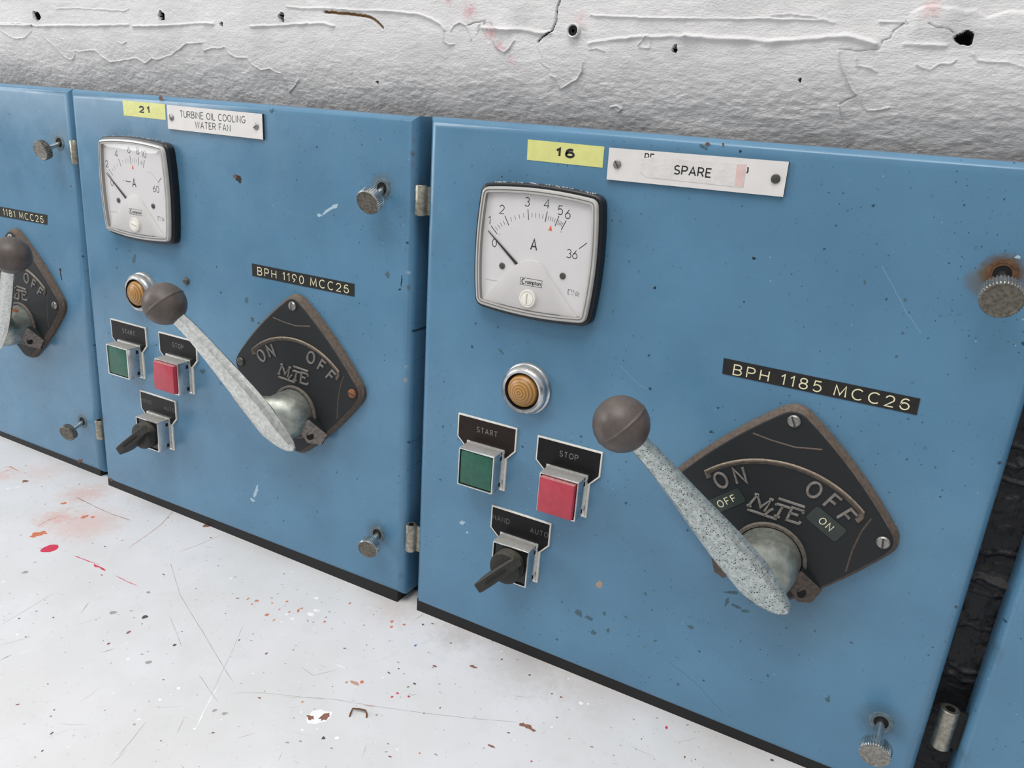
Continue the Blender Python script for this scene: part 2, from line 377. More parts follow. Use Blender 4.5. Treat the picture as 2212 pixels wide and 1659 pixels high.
def barrel(c, hw, hh, bul, r, n=10):
    """square with bulging sides: hw, hh to the corners, bul = how far each side bows out"""
    cs = [(-hw, -hh), (hw, -hh), (hw, hh), (-hw, hh)]; nr = [(0, -1), (1, 0), (0, 1), (-1, 0)]; sides = []
    for i in range(4):
        a, b = Vector(cs[i]), Vector(cs[(i + 1) % 4]); nn = Vector(nr[i])
        sides.append([a.lerp(b, j / n) + nn * bul * (1 - (2 * j / n - 1) ** 2) for j in range(n + 1)])
    out = []
    for i in range(4):
        q = sides[i]; L = (q[-1] - q[0]).length; cut = r / L
        def at(t, q=q): f = t * n; j = min(n - 1, int(f)); return q[j].lerp(q[j + 1], f - j)
        for j in range(n + 1): out.append(tuple(at(cut + (1 - 2 * cut) * j / n)))
        nx = sides[(i + 1) % 4]; f0 = cut * n; j0 = int(f0); p0 = Vector(out[-1]); p1 = nx[j0].lerp(nx[j0 + 1], f0 - j0); b = q[-1]
        for j in range(1, 5): t = j / 5; out.append(tuple(p0 * (1 - t) ** 2 + b * 2 * t * (1 - t) + p1 * t * t))
    return [(c[0] + x, c[1] + z) for x, z in out]
def arc(cx, cy, rx, ry, a0, a1, n=12): return [(cx + rx * math.cos(math.radians(a0 + (a1 - a0) * i / n)), cy + ry * math.sin(math.radians(a0 + (a1 - a0) * i / n))) for i in range(n + 1)]
def empty(name, loc, label, cat, group=None):
    o = bpy.data.objects.new(name, None); scene.collection.objects.link(o); o.empty_display_size = .05; o.location = Vector(loc) * S; PO[o.name] = Vector(loc)
    o['label'] = label; o['category'] = cat
    if group: o['group'] = group
    return o

ell = lambda cx, cy, rx, ry: arc(cx, cy, rx, ry, 90, 450, 20)
G = {
 'A': (.76, [[(0, 0), (.38, 1), (.76, 0)], [(.12, .32), (.64, .32)]]),
 'B': (.64, [[(.36, .53), (0, .53), (0, 1), (.36, 1)] + arc(.36, .765, .24, .235, 90, -90, 8)[1:], [(0, .53), (0, 0), (.36, 0)] + arc(.36, .265, .28, .265, -90, 90, 8)[1:]]),
 'C': (.74, [arc(.42, .5, .42, .5, 48, 312, 20)]),
 'D': (.68, [[(0, 0), (0, 1), (.22, 1)] + arc(.22, .5, .46, .5, 90, -90, 12)[1:] + [(0, 0)]]),
 'E': (.58, [[(.58, 1), (0, 1), (0, 0), (.58, 0)], [(0, .52), (.5, .52)]]),
 'F': (.56, [[(.56, 1), (0, 1), (0, 0)], [(0, .52), (.48, .52)]]),
 'G': (.78, [arc(.42, .5, .42, .5, 48, 325, 20) + [(.78, .45), (.45, .45)]]),
 'H': (.66, [[(0, 0), (0, 1)], [(.66, 0), (.66, 1)], [(0, .52), (.66, .52)]]),
 'I': (.04, [[(.02, 0), (.02, 1)]]),
 'L': (.52, [[(0, 1), (0, 0), (.52, 0)]]),
 'M': (.84, [[(0, 0), (.06, 1), (.42, .15), (.78, 1), (.84, 0)]]),
 'N': (.68, [[(0, 0), (0, 1), (.68, 0), (.68, 1)]]),
 'O': (.82, [ell(.41, .5, .41, .5)]),
 'P': (.62, [[(0, 0), (0, 1), (.34, 1)] + arc(.34, .73, .28, .27, 90, -90, 8)[1:] + [(0, .46)]]),
 'R': (.66, [[(0, 0), (0, 1), (.34, 1)] + arc(.34, .74, .27, .26, 90, -90, 8)[1:] + [(0, .48)], [(.34, .48), (.66, 0)]]),
 'S': (.62, [arc(.31, .745, .29, .255, 35, 270, 12) + arc(.31, .245, .31, .245, 90, -150, 12)[1:]]),
 'T': (.66, [[(0, 1), (.66, 1)], [(.33, 1), (.33, 0)]]),
 'U': (.66, [[(0, 1), (0, .33)] + arc(.33, .33, .33, .33, 180, 360, 10)[1:] + [(.66, 1)]]),
 'W': (.98, [[(0, 1), (.24, 0), (.49, .95), (.74, 0), (.98, 1)]]),
 '0': (.6, [ell(.3, .5, .3, .5)]),
 '1': (.26, [[(0, .76), (.24, 1), (.24, 0)]]),
 '2': (.6, [arc(.3, .7, .29, .3, 170, -35, 12) + [(0, 0), (.6, 0)]]),
 '3': (.6, [arc(.29, .755, .26, .245, 150, -80, 10), arc(.29, .265, .3, .265, 85, -150, 12)]),
 '4': (.66, [[(.5, 0), (.5, 1), (0, .28), (.66, .28)]]),
 '5': (.6, [[(.54, 1), (.1, 1), (.04, .55)] + arc(.28, .33, .31, .33, 125, -145, 14)]),
 '6': (.6, [arc(.33, .6, .3, .4, 48, 175, 10) + arc(.3, .31, .3, .31, 180, 540, 18)]),
 'q': (.6, [[(.44, 1), (.06, .48)] + arc(.3, .31, .3, .31, 160, 520, 18)]),
 '8': (.6, [ell(.3, .765, .25, .235), ell(.3, .265, .3, .265)]),
 '9': (.6, [[(.16, 0), (.54, .52)] + arc(.3, .69, .3, .31, -20, 340, 18)]),
 '-': (.6, [[(0, .5), (.6, .5)]]), '.': (.06, [[(0, 0), (.06, 0)]]),
 'r': (.34, [[(0, 0), (0, .66)], [(0, .4)] + arc(.24, .4, .24, .24, 160, 50, 5)]),
 'o': (.56, [ell(.28, .32, .28, .33)]),
 'm': (.84, [[(0, 0), (0, .66)], [(0, .4)] + arc(.21, .42, .21, .22, 170, 0, 6) + [(.42, 0)], [(.42, .4)] + arc(.63, .42, .21, .22, 170, 0, 6) + [(.84, 0)]]),
 'p': (.56, [[(0, .66), (0, -.28)], ell(.28, .32, .28, .33)]),
 't': (.36, [[(.16, .9), (.16, .1), (.34, .02)], [(0, .66), (.36, .66)]]),
 'n': (.5, [[(0, 0), (0, .66)], [(0, .38)] + arc(.25, .4, .25, .25, 170, 0, 6) + [(.5, 0)]]),
}
DATA = json.loads('''{"tl":[["red",1.2,[[-348.8,-122.3],[-333.4,-120.8],[-321.1,-119.7],[-312.4,-118.7]]],["red",2.6,[[-318.6,-121.5],[-308.2,-121.7],[-297.5,-122.1]]],["red",0.9,[[-282.4,-122.2],[-263.9,-122.6],[-248.6,-122.2]]],["red",0.9,[[-370.4,-123.3],[-362.4,-121.4]]],["brown",0.8,[[-467.7,-40.6],[-444.0,-41.7],[-418.7,-43.1],[-392.0,-43.1],[-366.2,-40.2]]],["tan",1.0,[[-346.8,2.5],[-331.6,-27.6],[-325.1,-49.7],[-320.9,-66.6],[-316.8,-82.9]]],["tan",0.8,[[-259.8,-6.1],[-262.4,-33.6],[-268.4,-56.9]]],["grey",0.5,[[-257.6,-75.4],[-203.0,-108.9],[-171.1,-123.4],[-137.1,-138.1],[-83.1,-162.6],[-62.2,-171.5]]],["grey",0.35,[[-116.5,-108.8],[-96.5,-140.5],[-85.2,-160.7],[-67.6,-190.5]]],["white",0.9,[[-71.1,-180.5],[-65.6,-192.2],[-57.0,-208.6],[-47.1,-225.6]]],["white",0.7,[[-42.1,-232.9],[-36.9,-239.8]]],["grey",0.5,[[-294.8,-230.6],[-296.3,-218.2],[-298.0,-205.3],[-303.0,-177.3]]],["dark",0.7,[[-186.9,-205.8],[-183.0,-196.2]]],["white",0.7,[[-182.5,-192.3],[-178.5,-181.4]]],["grey",0.4,[[-57.5,-183.9],[-47.3,-175.1],[-32.4,-166.0],[13.8,-145.1]]],["grey",0.4,[[-183.2,-137.7],[-160.1,-149.7],[-135.8,-163.0]]],["grey",0.5,[[-94.6,-180.0],[-74.7,-187.5],[-55.6,-194.6]]],["grey",0.6,[[-73.4,-273.0],[-78.2,-258.6],[-85.7,-239.6]]],["grey",0.4,[[-69.7,-282.7],[-73.5,-265.7]]],["grey",0.4,[[-267.0,-246.8],[-256.1,-225.2]]],["dark",0.7,[[-247.8,-258.0],[-246.7,-247.9]]],["white",0.9,[[-244.3,-245.6],[-237.1,-233.2]]],["orange",1.0,[[-436.6,-105.9],[-438.7,-92.3],[-438.9,-77.0]]],["orange",1.2,[[-610.4,-43.9],[-605.4,-36.1],[-583.8,-38.2]]],["orange",1.2,[[-595.6,-52.5],[-597.5,-38.1]]],["brown",0.6,[[-252.7,-180.7],[-263.0,-165.0]]],["grey",0.5,[[-13.2,-214.4],[-5.1,-201.3]]],["dark",0.6,[[-137.1,-283.4],[-128.8,-288.5]]],["grey",0.6,[[-64.8,-220.7],[-55.0,-236.0]]],["grey",0.45,[[-17.8,-162.0],[1.3,-150.3],[20.6,-140.6],[41.5,-133.1],[63.4,-124.8],[98.1,-110.6],[130.6,-96.1],[164.7,-79.1]]],["red",1.1,[[-18.0,-113.6],[-10.6,-113.1]]],["red",1.0,[[45.7,-132.7],[54.8,-128.5]]],["white",1.2,[[-17.6,-107.3],[-9.8,-104.9]]],["white",1.1,[[-8.3,-105.6],[3.8,-105.0]]],["grey",0.4,[[-31.6,-124.8],[-13.4,-127.5],[-1.4,-110.3]]],["grey",0.5,[[13.2,-14.1],[15.8,2.8]]],["grey",0.35,[[81.2,-179.5],[73.7,-163.8]]],["dark",0.5,[[75.4,-97.6],[72.3,-100.8],[68.7,-100.7]]],["grey",0.5,[[29.2,-214.5],[25.3,-205.1]]]],"tb":[["red",-382.0,-127.3,7.25,8.86,-5],["orange",-419.8,-118.8,5.67,5.97,0],["orange",-417.9,-111.7,4.39,3.02,0],["orange",-415.2,-64.3,3.23,4.29,0],["orange",-406.5,-59.8,2.31,2.67,0],["orange",-462.7,-58.7,2.82,2.87,0],["dark",-200.2,-151.3,2.31,3.14,0],["dark",-290.8,-215.6,0.92,1.43,0],["dark",-144.0,-164.2,1.47,1.88,0],["dark",-134.1,-285.4,0.78,1.68,0],["dark",-123.5,-299.6,0.75,0.91,0],["dark",-155.7,-269.6,0.64,0.77,0],["grey",-229.7,-163.1,2.88,3.21,0],["grey",-143.4,-192.4,2.84,2.66,0],["grey",-50.9,-202.6,1.5,1.98,0],["grey",-41.8,-200.7,1.67,1.96,0],["grey",-231.0,-123.6,2.42,1.92,0],["grey",-359.3,-168.3,2.82,2.56,0],["brown",-192.7,-174.6,1.49,2.64,0],["brown",-289.2,0.4,4.24,5.58,0],["brown",-551.7,-50.2,3.42,3.22,0],["brown",-192.9,-194.9,1.27,1.59,0],["brown",-68.1,-128.0,0.93,1.8,0],["orange",-134.2,-75.1,1.84,2.2,0],["orange",-109.4,-85.8,1.8,2.08,0],["orange",-119.0,-69.1,1.02,1.09,0],["orange",-90.0,-63.0,1.02,1.76,0],["orange",-89.1,-59.5,0.82,1.42,0],["orange",-105.6,-72.8,0.81,1.77,0],["orange",-133.7,-81.2,0.81,1.45,0],["orange",-97.6,-88.1,0.79,1.7,0],["orange",-64.8,-70.0,0.8,1.35,0],["orange",-143.3,-76.9,1.02,1.85,0],["orange",-109.1,-58.9,1.03,1.1,0],["white",-75.3,-62.7,3.65,2.42,0],["white",-75.7,-54.7,2.04,1.76,0],["white",-94.5,-75.7,1.61,1.04,0],["white",-88.6,-38.7,2.09,1.85,0],["white",-95.9,-200.4,1.72,1.61,0],["white",-160.9,-199.2,1.42,1.5,0],["white",-548.6,-73.5,1.67,2.49,0],["white",-543.5,-63.9,1.2,3.13,0],["white",-97.0,-217.7,1.68,1.3,0],["white",-184.0,-61.3,1.06,2.01,0],["white",22.3,-161.9,10.65,8.44,8],["brown",27.5,-159.6,3.55,5.76,0],["brown",18.4,-167.1,3.26,2.31,0],["orange",26.5,-111.0,2.04,1.95,0],["orange",16.0,-118.6,1.02,1.3,0],["orange",1.5,-34.3,1.63,1.6,0],["orange",-3.2,-27.4,1.64,1.9,0],["orange",9.6,-24.6,1.31,1.61,0],["orange",-89.2,-59.8,0.82,1.42,0],["orange",-88.4,-65.4,0.98,1.41,0],["orange",-95.0,-70.5,0.97,1.12,0],["orange",-108.6,-59.2,0.83,1.46,0],["orange",-56.5,-63.7,1.29,1.35,0],["orange",-55.7,-26.7,1.01,2.04,0],["orange",114.6,-150.5,0.66,0.86,0],["orange",0.9,-157.0,0.83,1.01,0],["tan",22.8,-115.5,4.36,1.94,0],["red",70.9,-103.7,1.3,1.03,0],["red",60.8,-105.8,1.3,1.04,0],["red",59.3,-111.8,1.15,1.24,0],["red",192.4,-110.8,0.8,0.85,0],["white",-89.2,-38.9,2.35,1.78,0],["white",-76.3,-61.9,2.93,1.67,0],["white",-72.7,-53.8,1.31,1.41,0],["white",-85.1,-77.1,1.6,1.64,0],["white",-89.7,-86.7,0.79,1.08,0],["white",51.0,-172.7,1.59,1.98,0],["white",199.0,-30.8,1.49,1.67,0],["white",38.3,-96.7,0.89,0.88,0],["white",108.3,-7.6,0.8,0.99,0],["dark",42.3,-178.3,1.45,1.62,0],["dark",24.6,-14.6,0.99,1.35,20],["dark",43.0,-79.7,0.75,0.91,0],["dark",66.0,-88.0,1.47,1.08,0],["dark",100.8,-100.6,0.71,0.8,0],["dark",172.9,-33.3,0.75,0.86,0],["dark",94.3,2.1,0.98,1.03,0],["brown",168.5,-80.1,2.54,2.29,0],["brown",173.7,-79.7,3.38,2.28,0],["brown",178.2,-80.6,2.53,1.7,0],["brown",97.2,-40.4,3.71,1.62,0],["brown",68.1,-59.1,2.14,1.15,0],["brown",158.3,-114.0,2.98,1.24,0],["blue",36.7,-44.8,1.26,1.74,0],["dark",356.2,-5.3,1.39,1.3,-10],["dark",173.1,-33.3,0.89,0.84,0],["dark",258.3,-41.1,0.56,0.75,0],["red",272.0,-17.3,1.15,1.76,0],["white",199.6,-30.1,2.05,1.44,0],["white",204.6,-27.7,1.17,1.24,0]],"rid":[[2.6,2.2,[[-620.5,530.9],[-576.4,530.7],[-534.1,530.5],[-493.2,531.8],[-464.5,531.8],[-428.9,532.7],[-397.0,533.9]]],[2.4,2.0,[[-390.0,532.5],[-357.1,533.2],[-327.6,534.5],[-290.3,536.7],[-273.4,536.2]]],[2.4,2.0,[[-224.6,534.8],[-193.4,535.9],[-170.7,537.5],[-134.4,538.4],[-123.8,536.2]]],[1.0,1.2,[[-620.1,532.6],[-584.6,533.0],[-561.9,531.7]]],[1.5,1.2,[[-621.6,526.0],[-605.3,518.8],[-591.0,516.6],[-576.0,518.6],[-563.2,525.3]]],[1.2,1.0,[[-511.8,547.9],[-482.3,549.5],[-446.6,548.2],[-402.5,547.0],[-395.1,549.2]]],[2.0,1.5,[[-179.7,552.2],[-161.2,550.4],[-134.3,550.9],[-114.7,549.8]]],[1.1,1.4,[[-541.8,519.2],[-529.4,511.5],[-517.6,500.6],[-510.0,497.6],[-501.6,498.7],[-495.4,503.6]]],[1.2,1.5,[[-494.9,506.8],[-487.0,506.2],[-457.8,508.2],[-448.5,501.9],[-436.6,496.8],[-408.7,500.0],[-391.4,502.0],[-381.1,497.4],[-367.5,502.8],[-360.6,501.5],[-337.0,507.3],[-313.6,518.0],[-291.7,519.2]]],[1.2,1.5,[[-291.2,511.5],[-279.2,514.6],[-266.5,514.9],[-262.2,516.4],[-256.4,509.6],[-248.3,507.1],[-234.0,507.2],[-230.2,502.1],[-218.4,497.0],[-206.4,498.8],[-198.6,495.7],[-193.8,495.2],[-191.2,485.8],[-188.5,479.0],[-177.6,486.3],[-172.8,490.6]]],[1.0,1.2,[[-417.5,517.1],[-409.2,515.1],[-402.7,517.5]]],[1.0,1.2,[[-516.6,521.3],[-513.1,518.2],[-507.8,517.5]]],[1.0,1.0,[[-561.5,519.6],[-552.7,513.9]]],[2.0,1.6,[[-114.7,549.8],[-80.9,549.0],[-48.5,547.8],[-32.7,546.4],[-20.2,543.0],[-10.9,539.0],[-7.6,534.9]]],[1.2,1.2,[[-9.0,532.6],[-8.0,526.7],[-2.5,523.9],[2.0,524.6]]],[1.2,1.4,[[-1.6,534.5],[1.2,538.6],[7.0,541.0],[13.0,538.7],[16.3,533.0],[18.1,528.4]]],[1.2,1.6,[[22.9,533.1],[26.1,539.5],[31.6,542.9],[36.7,541.3],[39.9,536.8],[46.3,535.8],[54.7,535.9]]],[3.0,2.0,[[27.7,537.2],[42.0,536.5],[56.0,536.5],[67.1,536.1],[80.8,534.2],[88.7,534.8]]],[1.2,1.5,[[38.3,528.9],[43.1,522.7],[49.7,519.6],[53.7,522.4],[58.0,528.7]]],[1.1,1.3,[[78.2,525.8],[82.2,519.2],[82.0,513.6],[89.8,509.3]]],[1.1,1.5,[[90.3,504.3],[95.2,502.8],[97.7,497.8],[99.9,495.1],[105.6,498.2],[113.1,501.9],[117.6,508.1],[117.9,514.7]]],[1.0,1.0,[[122.3,523.6],[128.6,524.6],[135.0,522.8]]],[1.0,1.2,[[161.3,527.7],[167.6,534.6],[170.0,530.0],[169.9,525.9],[162.1,526.2]]],[1.6,1.4,[[120.9,547.6],[133.5,546.7],[148.2,546.3],[169.6,545.7],[194.0,545.7]]],[2.6,1.6,[[121.9,527.9],[135.4,530.1],[159.5,532.9],[195.6,534.1]]],[1.4,1.4,[[140.9,483.7],[145.8,485.1],[149.8,483.1],[147.5,481.0],[145.4,482.8]]],[1.5,1.4,[[194.0,545.6],[215.9,545.9],[235.0,545.8],[257.5,545.8],[287.1,545.7],[294.0,544.1]]],[1.0,1.0,[[253.1,548.3],[264.9,549.2],[276.9,548.1],[289.9,545.9]]],[1.3,1.3,[[321.6,545.3],[337.7,545.1]]],[3.6,2.4,[[195.6,534.4],[212.4,533.2],[228.6,533.1],[244.4,532.7],[255.9,531.7],[269.8,533.0],[282.4,534.2],[291.9,535.6],[303.1,536.2],[312.8,534.3],[321.6,531.8]]],[2.6,1.4,[[338.7,532.2],[349.3,532.0],[362.3,531.9]]],[1.3,1.9,[[300.3,526.7],[301.4,522.9],[307.2,512.8],[311.5,505.4],[315.7,501.4]]],[1.3,1.9,[[306.6,493.7],[310.1,483.2],[313.5,475.6],[315.8,468.9]]],[1.0,1.2,[[347.8,520.8],[352.2,518.7],[356.7,517.9],[361.1,521.6],[367.9,521.9],[370.0,524.2]]],[1.0,1.0,[[318.2,502.9],[319.8,497.3],[324.2,491.8],[331.5,492.7],[337.6,494.5]]],[1.0,1.0,[[311.8,523.3],[313.0,518.7],[319.8,518.1],[325.9,515.4]]],[1.2,1.0,[[378.3,527.9],[381.7,524.1],[388.5,523.4],[397.3,523.7],[407.0,521.0]]]],"step":[[337.0,544.6],[338.0,549.9],[345.4,554.1],[352.1,554.8],[357.5,553.3],[362.5,553.7],[368.8,551.7],[374.3,552.6],[381.1,548.1],[391.5,551.8],[399.6,551.4],[421.7,551.4]],"cr":[[0.8,3.0,[[94.6,557.6],[92.9,552.8],[92.5,546.8],[92.6,542.5],[89.9,536.0],[82.3,532.0],[78.6,528.0]]],[1.6,3.5,[[-135.7,548.0],[-114.7,546.6],[-101.0,545.8],[-89.1,544.7],[-80.8,542.3],[-75.8,539.3],[-71.1,535.8]]],[0.6,1.5,[[13.8,538.7],[20.2,541.1],[25.9,541.7],[31.6,542.9],[36.0,541.9]]],[0.7,1.5,[[22.9,533.7],[24.0,538.3],[27.5,540.6]]],[0.5,1.2,[[300.8,528.5],[306.6,528.2],[312.4,527.4],[318.6,528.5],[324.9,529.1],[325.7,534.2],[329.9,535.6],[330.8,540.1],[336.8,545.5]]],[0.5,1.2,[[306.4,494.7],[310.6,497.8],[315.0,499.9]]],[0.5,1.2,[[350.1,544.4],[354.9,542.2],[361.8,541.5],[365.8,538.9]]]],"ho":[[-548.9,540.1,6.7,5.4],[-346.5,542.4,4.9,4.6],[-186.5,542.9,3.4,4.2],[-263.0,536.1,1.9,2.0],[371.8,536.3,5.2,4.0],[189.0,525.5,1.6,2.6],[-81.1,492.1,1.4,1.0],[278.7,508.6,0.9,1.2],[-559.3,530.4,1.7,1.1]],"plug":[[108.8,536.3],[114.6,536.4],[115.8,534.0]],"pinkw":[[15.2,550.7],[-5.7,555.8],[35.1,533.4],[45.7,525.0],[56.4,515.0],[63.9,508.4],[111.2,543.8],[6.2,555.2],[344.4,530.5],[353.5,556.1]],"db":[[2,"darkhole",-215.6,397.1,4.28,3.48,0],[2,"rust",-219.8,398.9,2.46,1.74,0],[2,"white",-105.5,379.5,7.52,1.24,35],[2,"white",-98.0,383.7,4.79,1.64,30],[2,"white",-115.3,374.3,2.73,1.25,0],[2,"white",-207.7,66.3,2.08,7.97,-20],[2,"white",-213.8,54.3,3.5,1.73,0],[2,"dirt",-37.0,331.1,2.52,2.9,0],[2,"dirt",-210.7,279.1,2.56,2.88,0],[2,"dirt",-204.0,260.2,2.56,2.43,0],[2,"dirt",-376.9,296.4,2.29,6.2,-25],[2,"dirt",-171.6,461.1,1.69,1.6,0],[2,"dirt",-168.8,462.8,1.12,0.8,0],[2,"dirt",-278.6,190.2,2.86,1.6,0],[2,"dirt",-280.8,188.1,3.58,2.14,0],[2,"black",-21.8,329.7,0.59,3.7,0],[2,"black",-23.5,320.3,1.5,0.83,20],[2,"black",-22.2,325.9,0.6,4.13,-10],[2,"rust",-317.3,464.7,2.68,2.17,0],[2,"rust",-455.6,8.6,2.74,2.0,0],[3,"rust",231.1,463.2,1.59,1.21,0],[3,"rust",241.6,463.7,0.94,0.9,0],[3,"dirt",228.6,460.9,3.2,0.91,-30],[3,"black",253.9,460.1,0.92,0.89,0],[3,"black",274.8,390.5,1.24,0.94,0],[3,"black",207.3,358.8,1.06,1.03,0],[3,"black",273.0,359.4,0.63,0.65,0],[3,"white",53.4,112.6,2.97,1.9,30],[3,"white",59.4,104.4,1.48,0.95,0],[3,"white",427.7,413.2,1.63,1.08,5],[3,"tan2",192.8,98.2,3.28,2.65,30],[3,"dirt",82.1,283.9,3.51,1.2,-40],[3,"dirt",177.1,62.6,3.84,2.76,-20],[3,"dirt",186.9,61.8,3.78,2.29,0],[3,"dirt",192.7,49.3,2.52,2.3,0],[3,"dirt",205.8,56.6,1.23,2.27,0],[3,"dirt",159.3,28.1,1.33,1.44,0],[3,"dirt",200.2,71.8,1.64,2.25,0],[3,"dirt",233.7,104.1,1.16,1.71,30],[3,"dirt",274.4,87.8,2.92,1.69,-10],[3,"dirt",219.7,75.8,1.99,0.88,-20],[3,"dirt",385.4,68.2,0.93,3.19,0],[3,"dirt",384.9,67.1,1.85,1.59,0],[3,"dirt",271.8,30.1,1.13,1.78,0],[3,"dirt",247.7,63.6,1.54,0.88,30],[3,"dirt",414.2,270.6,0.78,0.96,0],[3,"dirt",373.3,377.6,1.05,1.18,0],[3,"dirt",376.5,356.0,1.06,0.9,0],[3,"dirt",347.5,385.1,0.82,1.49,0],[3,"dirt",376.2,340.1,1.07,0.92,0],[3,"dirt",300.9,130.8,6.14,1.2,20],[3,"dirt",306.2,120.2,4.77,1.2,-10],[3,"dirt",313.7,118.8,3.37,1.2,20],[3,"dirt",298.7,121.5,1.38,4.03,0],[1,"black",-526.3,261.0,1.8,2.3,0],[1,"black",-526.0,253.2,1.26,5.21,10],[1,"rust",-530.5,9.6,5.88,2.07,30]],"dscr":[[3,[[261.6,48.1],[276.4,42.0],[289.2,36.1],[300.3,27.2],[311.9,19.6]]],[3,[[355.5,396.9],[364.9,384.8],[374.6,371.1],[387.0,358.0]]],[3,[[187.8,293.9],[204.5,282.4],[211.2,280.1]]]]}''')
build_materials(); MT['glass'] = glass_mat()

# ------------------------------------------------------------------ wall, black masonry, worktop
def vnoise(x, z, size, seed, ax=1.):
    """smooth value noise on arrays, cells of `size` mm, stretched ax times along x"""
    rs = np.random.RandomState(seed); N = 512; tab = rs.rand(N, N)
    u = x / (size * ax) + 1000.37; v = z / size + 1000.71; i = np.floor(u).astype(int); j = np.floor(v).astype(int); fu, fv = u - i, v - j
    fu = fu * fu * (3 - 2 * fu); fv = fv * fv * (3 - 2 * fv); i0, i1, j0, j1 = i % N, (i + 1) % N, j % N, (j + 1) % N
    return (tab[i0, j0] * (1 - fu) + tab[i1, j0] * fu) * (1 - fv) + (tab[i0, j1] * (1 - fu) + tab[i1, j1] * fu) * fv
def polydist(X, Z, pts):
    d = np.full(X.shape, 1e9)
    for (ax, az), (bx, bz) in zip(pts[:-1], pts[1:]):
        L2 = (bx - ax) ** 2 + (bz - az) ** 2 + 1e-9; t = np.clip(((X - ax) * (bx - ax) + (Z - az) * (bz - az)) / L2, 0, 1)
        d = np.minimum(d, np.hypot(X - ax - t * (bx - ax), Z - az - t * (bz - az)))
    return d
def densify(pts, seed, amp):
    rnd = random.Random(seed); out = []
    for (a, b) in zip(pts[:-1], pts[1:]):
        n = max(1, int(math.hypot(b[0] - a[0], b[1] - a[1]) / 4))
        for i in range(n): t = i / n; out.append((a[0] + (b[0] - a[0]) * t + (rnd.random() - .5) * amp * (i > 0), a[1] + (b[1] - a[1]) * t + (rnd.random() - .5) * amp * (i > 0)))
    return out + [tuple(pts[-1])]
def make_wall():
    xs = np.concatenate([np.arange(-2600, -760, 80), np.arange(-760, -660, 4), np.arange(-660, 470, .75), np.arange(470, 560, 4), np.arange(560, 2200, 80)])
    zs = np.concatenate([np.arange(452, 464, 3), np.arange(464, 572, .6), np.arange(572, 620, 4), np.arange(620, 2000, 60)])
    X, Z = np.meshgrid(xs, zs, indexing='ij')
    H = np.zeros(X.shape)                                   # rise toward the room
    H += (vnoise(X, Z, 60, 1, 2) - .5) * 3 + (vnoise(X, Z, 17, 2, 2) - .5) * 1.0 + (vnoise(X, Z, 6, 3, 2.2) - .5) * .35 + (vnoise(X, Z, 2.6, 4, 2.4) - .5) * .3
    low = np.clip((533 - Z) / 40, 0, 1); H += low * ((vnoise(X, Z, 8, 7, 1.8) - .5) * .4 + (vnoise(X, Z, 3., 8, 2.0) - .5) * .5 + (vnoise(X, Z, 1.6, 9, 2.) - .5) * .45)
    H -= 19.0 * np.clip((536 - Z) / 72, 0, 1.2) ** 2      # leaned back below the mortar line, shaped so the toplight leaves it dark
    for k, (w_, h_, pts) in enumerate(DATA['rid']):
        q = densify(pts, k, .8); x0, x1 = min(p[0] for p in q) - 8, max(p[0] for p in q) + 8; z0, z1 = min(p[1] for p in q) - 8, max(p[1] for p in q) + 8
        mk = (X > x0) & (X < x1) & (Z > z0) & (Z < z1)
        if not mk.any(): continue
        d = polydist(X[mk], Z[mk], q); H[mk] += h_ * 0.9 * np.exp(-(d / (w_ * 0.42)) ** 2) * (.55 + .9 * vnoise(X[mk], Z[mk], 12, 40 + k, 1))
    st = DATA['step']; zz = np.interp(X, [p[0] for p in st], [p[1] for p in st]); on = (X > st[0][0]) & (Z < 620)
    H += np.where(on, 2.0 * np.clip((zz + .9 - Z) / 1.8, 0, 1) * np.clip((Z - 530) / 12, 0, 1), 0) * np.clip((X - st[0][0]) / 6, 0, 1)
    for k, (w_, dpt, pts) in enumerate(DATA['cr']):
        q = densify(pts, 90 + k, .7); d = polydist(X, Z, q); H -= dpt * np.clip(1.3 - d / (w_ * .7), 0, 1)
    mi = np.zeros(X.shape, int)
    for (cx, cz, a, b) in DATA['ho']:
        th = np.arctan2(Z - cz, X - cx); r = np.hypot((X - cx) / a, (Z - cz) / b) + .12 * np.sin(3 * th + cx) + .08 * np.sin(5 * th + cz)
        H += np.where((r < 1.5) & (r > 1), .7 * (1.5 - r), 0); H -= 9 * np.clip((1.02 - r) * 3, 0, 1); mi[r < .97] = 1
    q = DATA['cr'][1][2]; d = polydist(X, Z, densify(q, 91, .7)); mi[(d < 1.0) & (mi == 0)] = 2
    q = DATA['cr'][0][2]; d = polydist(X, Z, densify(q, 90, .7)); mi[(d < .45)] = 1
    Y = 31 - H; nx, nz = X.shape
    V = np.stack([X, Y, Z], -1).reshape(-1, 3) * S
    I = np.arange(nx * nz).reshape(nx, nz); F = np.stack([I[:-1, :-1], I[1:, :-1], I[1:, 1:], I[:-1, 1:]], -1).reshape(-1, 4)
    me = bpy.data.meshes.new('wall_back'); me.vertices.add(len(V)); me.vertices.foreach_set('co', V.ravel()); me.loops.add(F.size); me.polygons.add(len(F))
    me.loops.foreach_set('vertex_index', F.ravel()); me.polygons.foreach_set('loop_start', np.arange(0, F.size, 4)); me.polygons.foreach_set('loop_total', np.full(len(F), 4))
    for k in ('wall', 'holewall', 'brownplaster'): me.materials.append(MT[k])
    me.polygons.foreach_set('material_index', mi[:-1, :-1].reshape(-1)); me.polygons.foreach_set('use_smooth', np.ones(len(F), bool)); me.update(); me.validate()
    o = bpy.data.objects.new('wall_back', me); scene.collection.objects.link(o); o['kind'] = 'structure'; o['label'] = 'white painted rough plaster wall with mortar ridges and screw holes'; PO[o.name] = Vector((0, 0, 0))
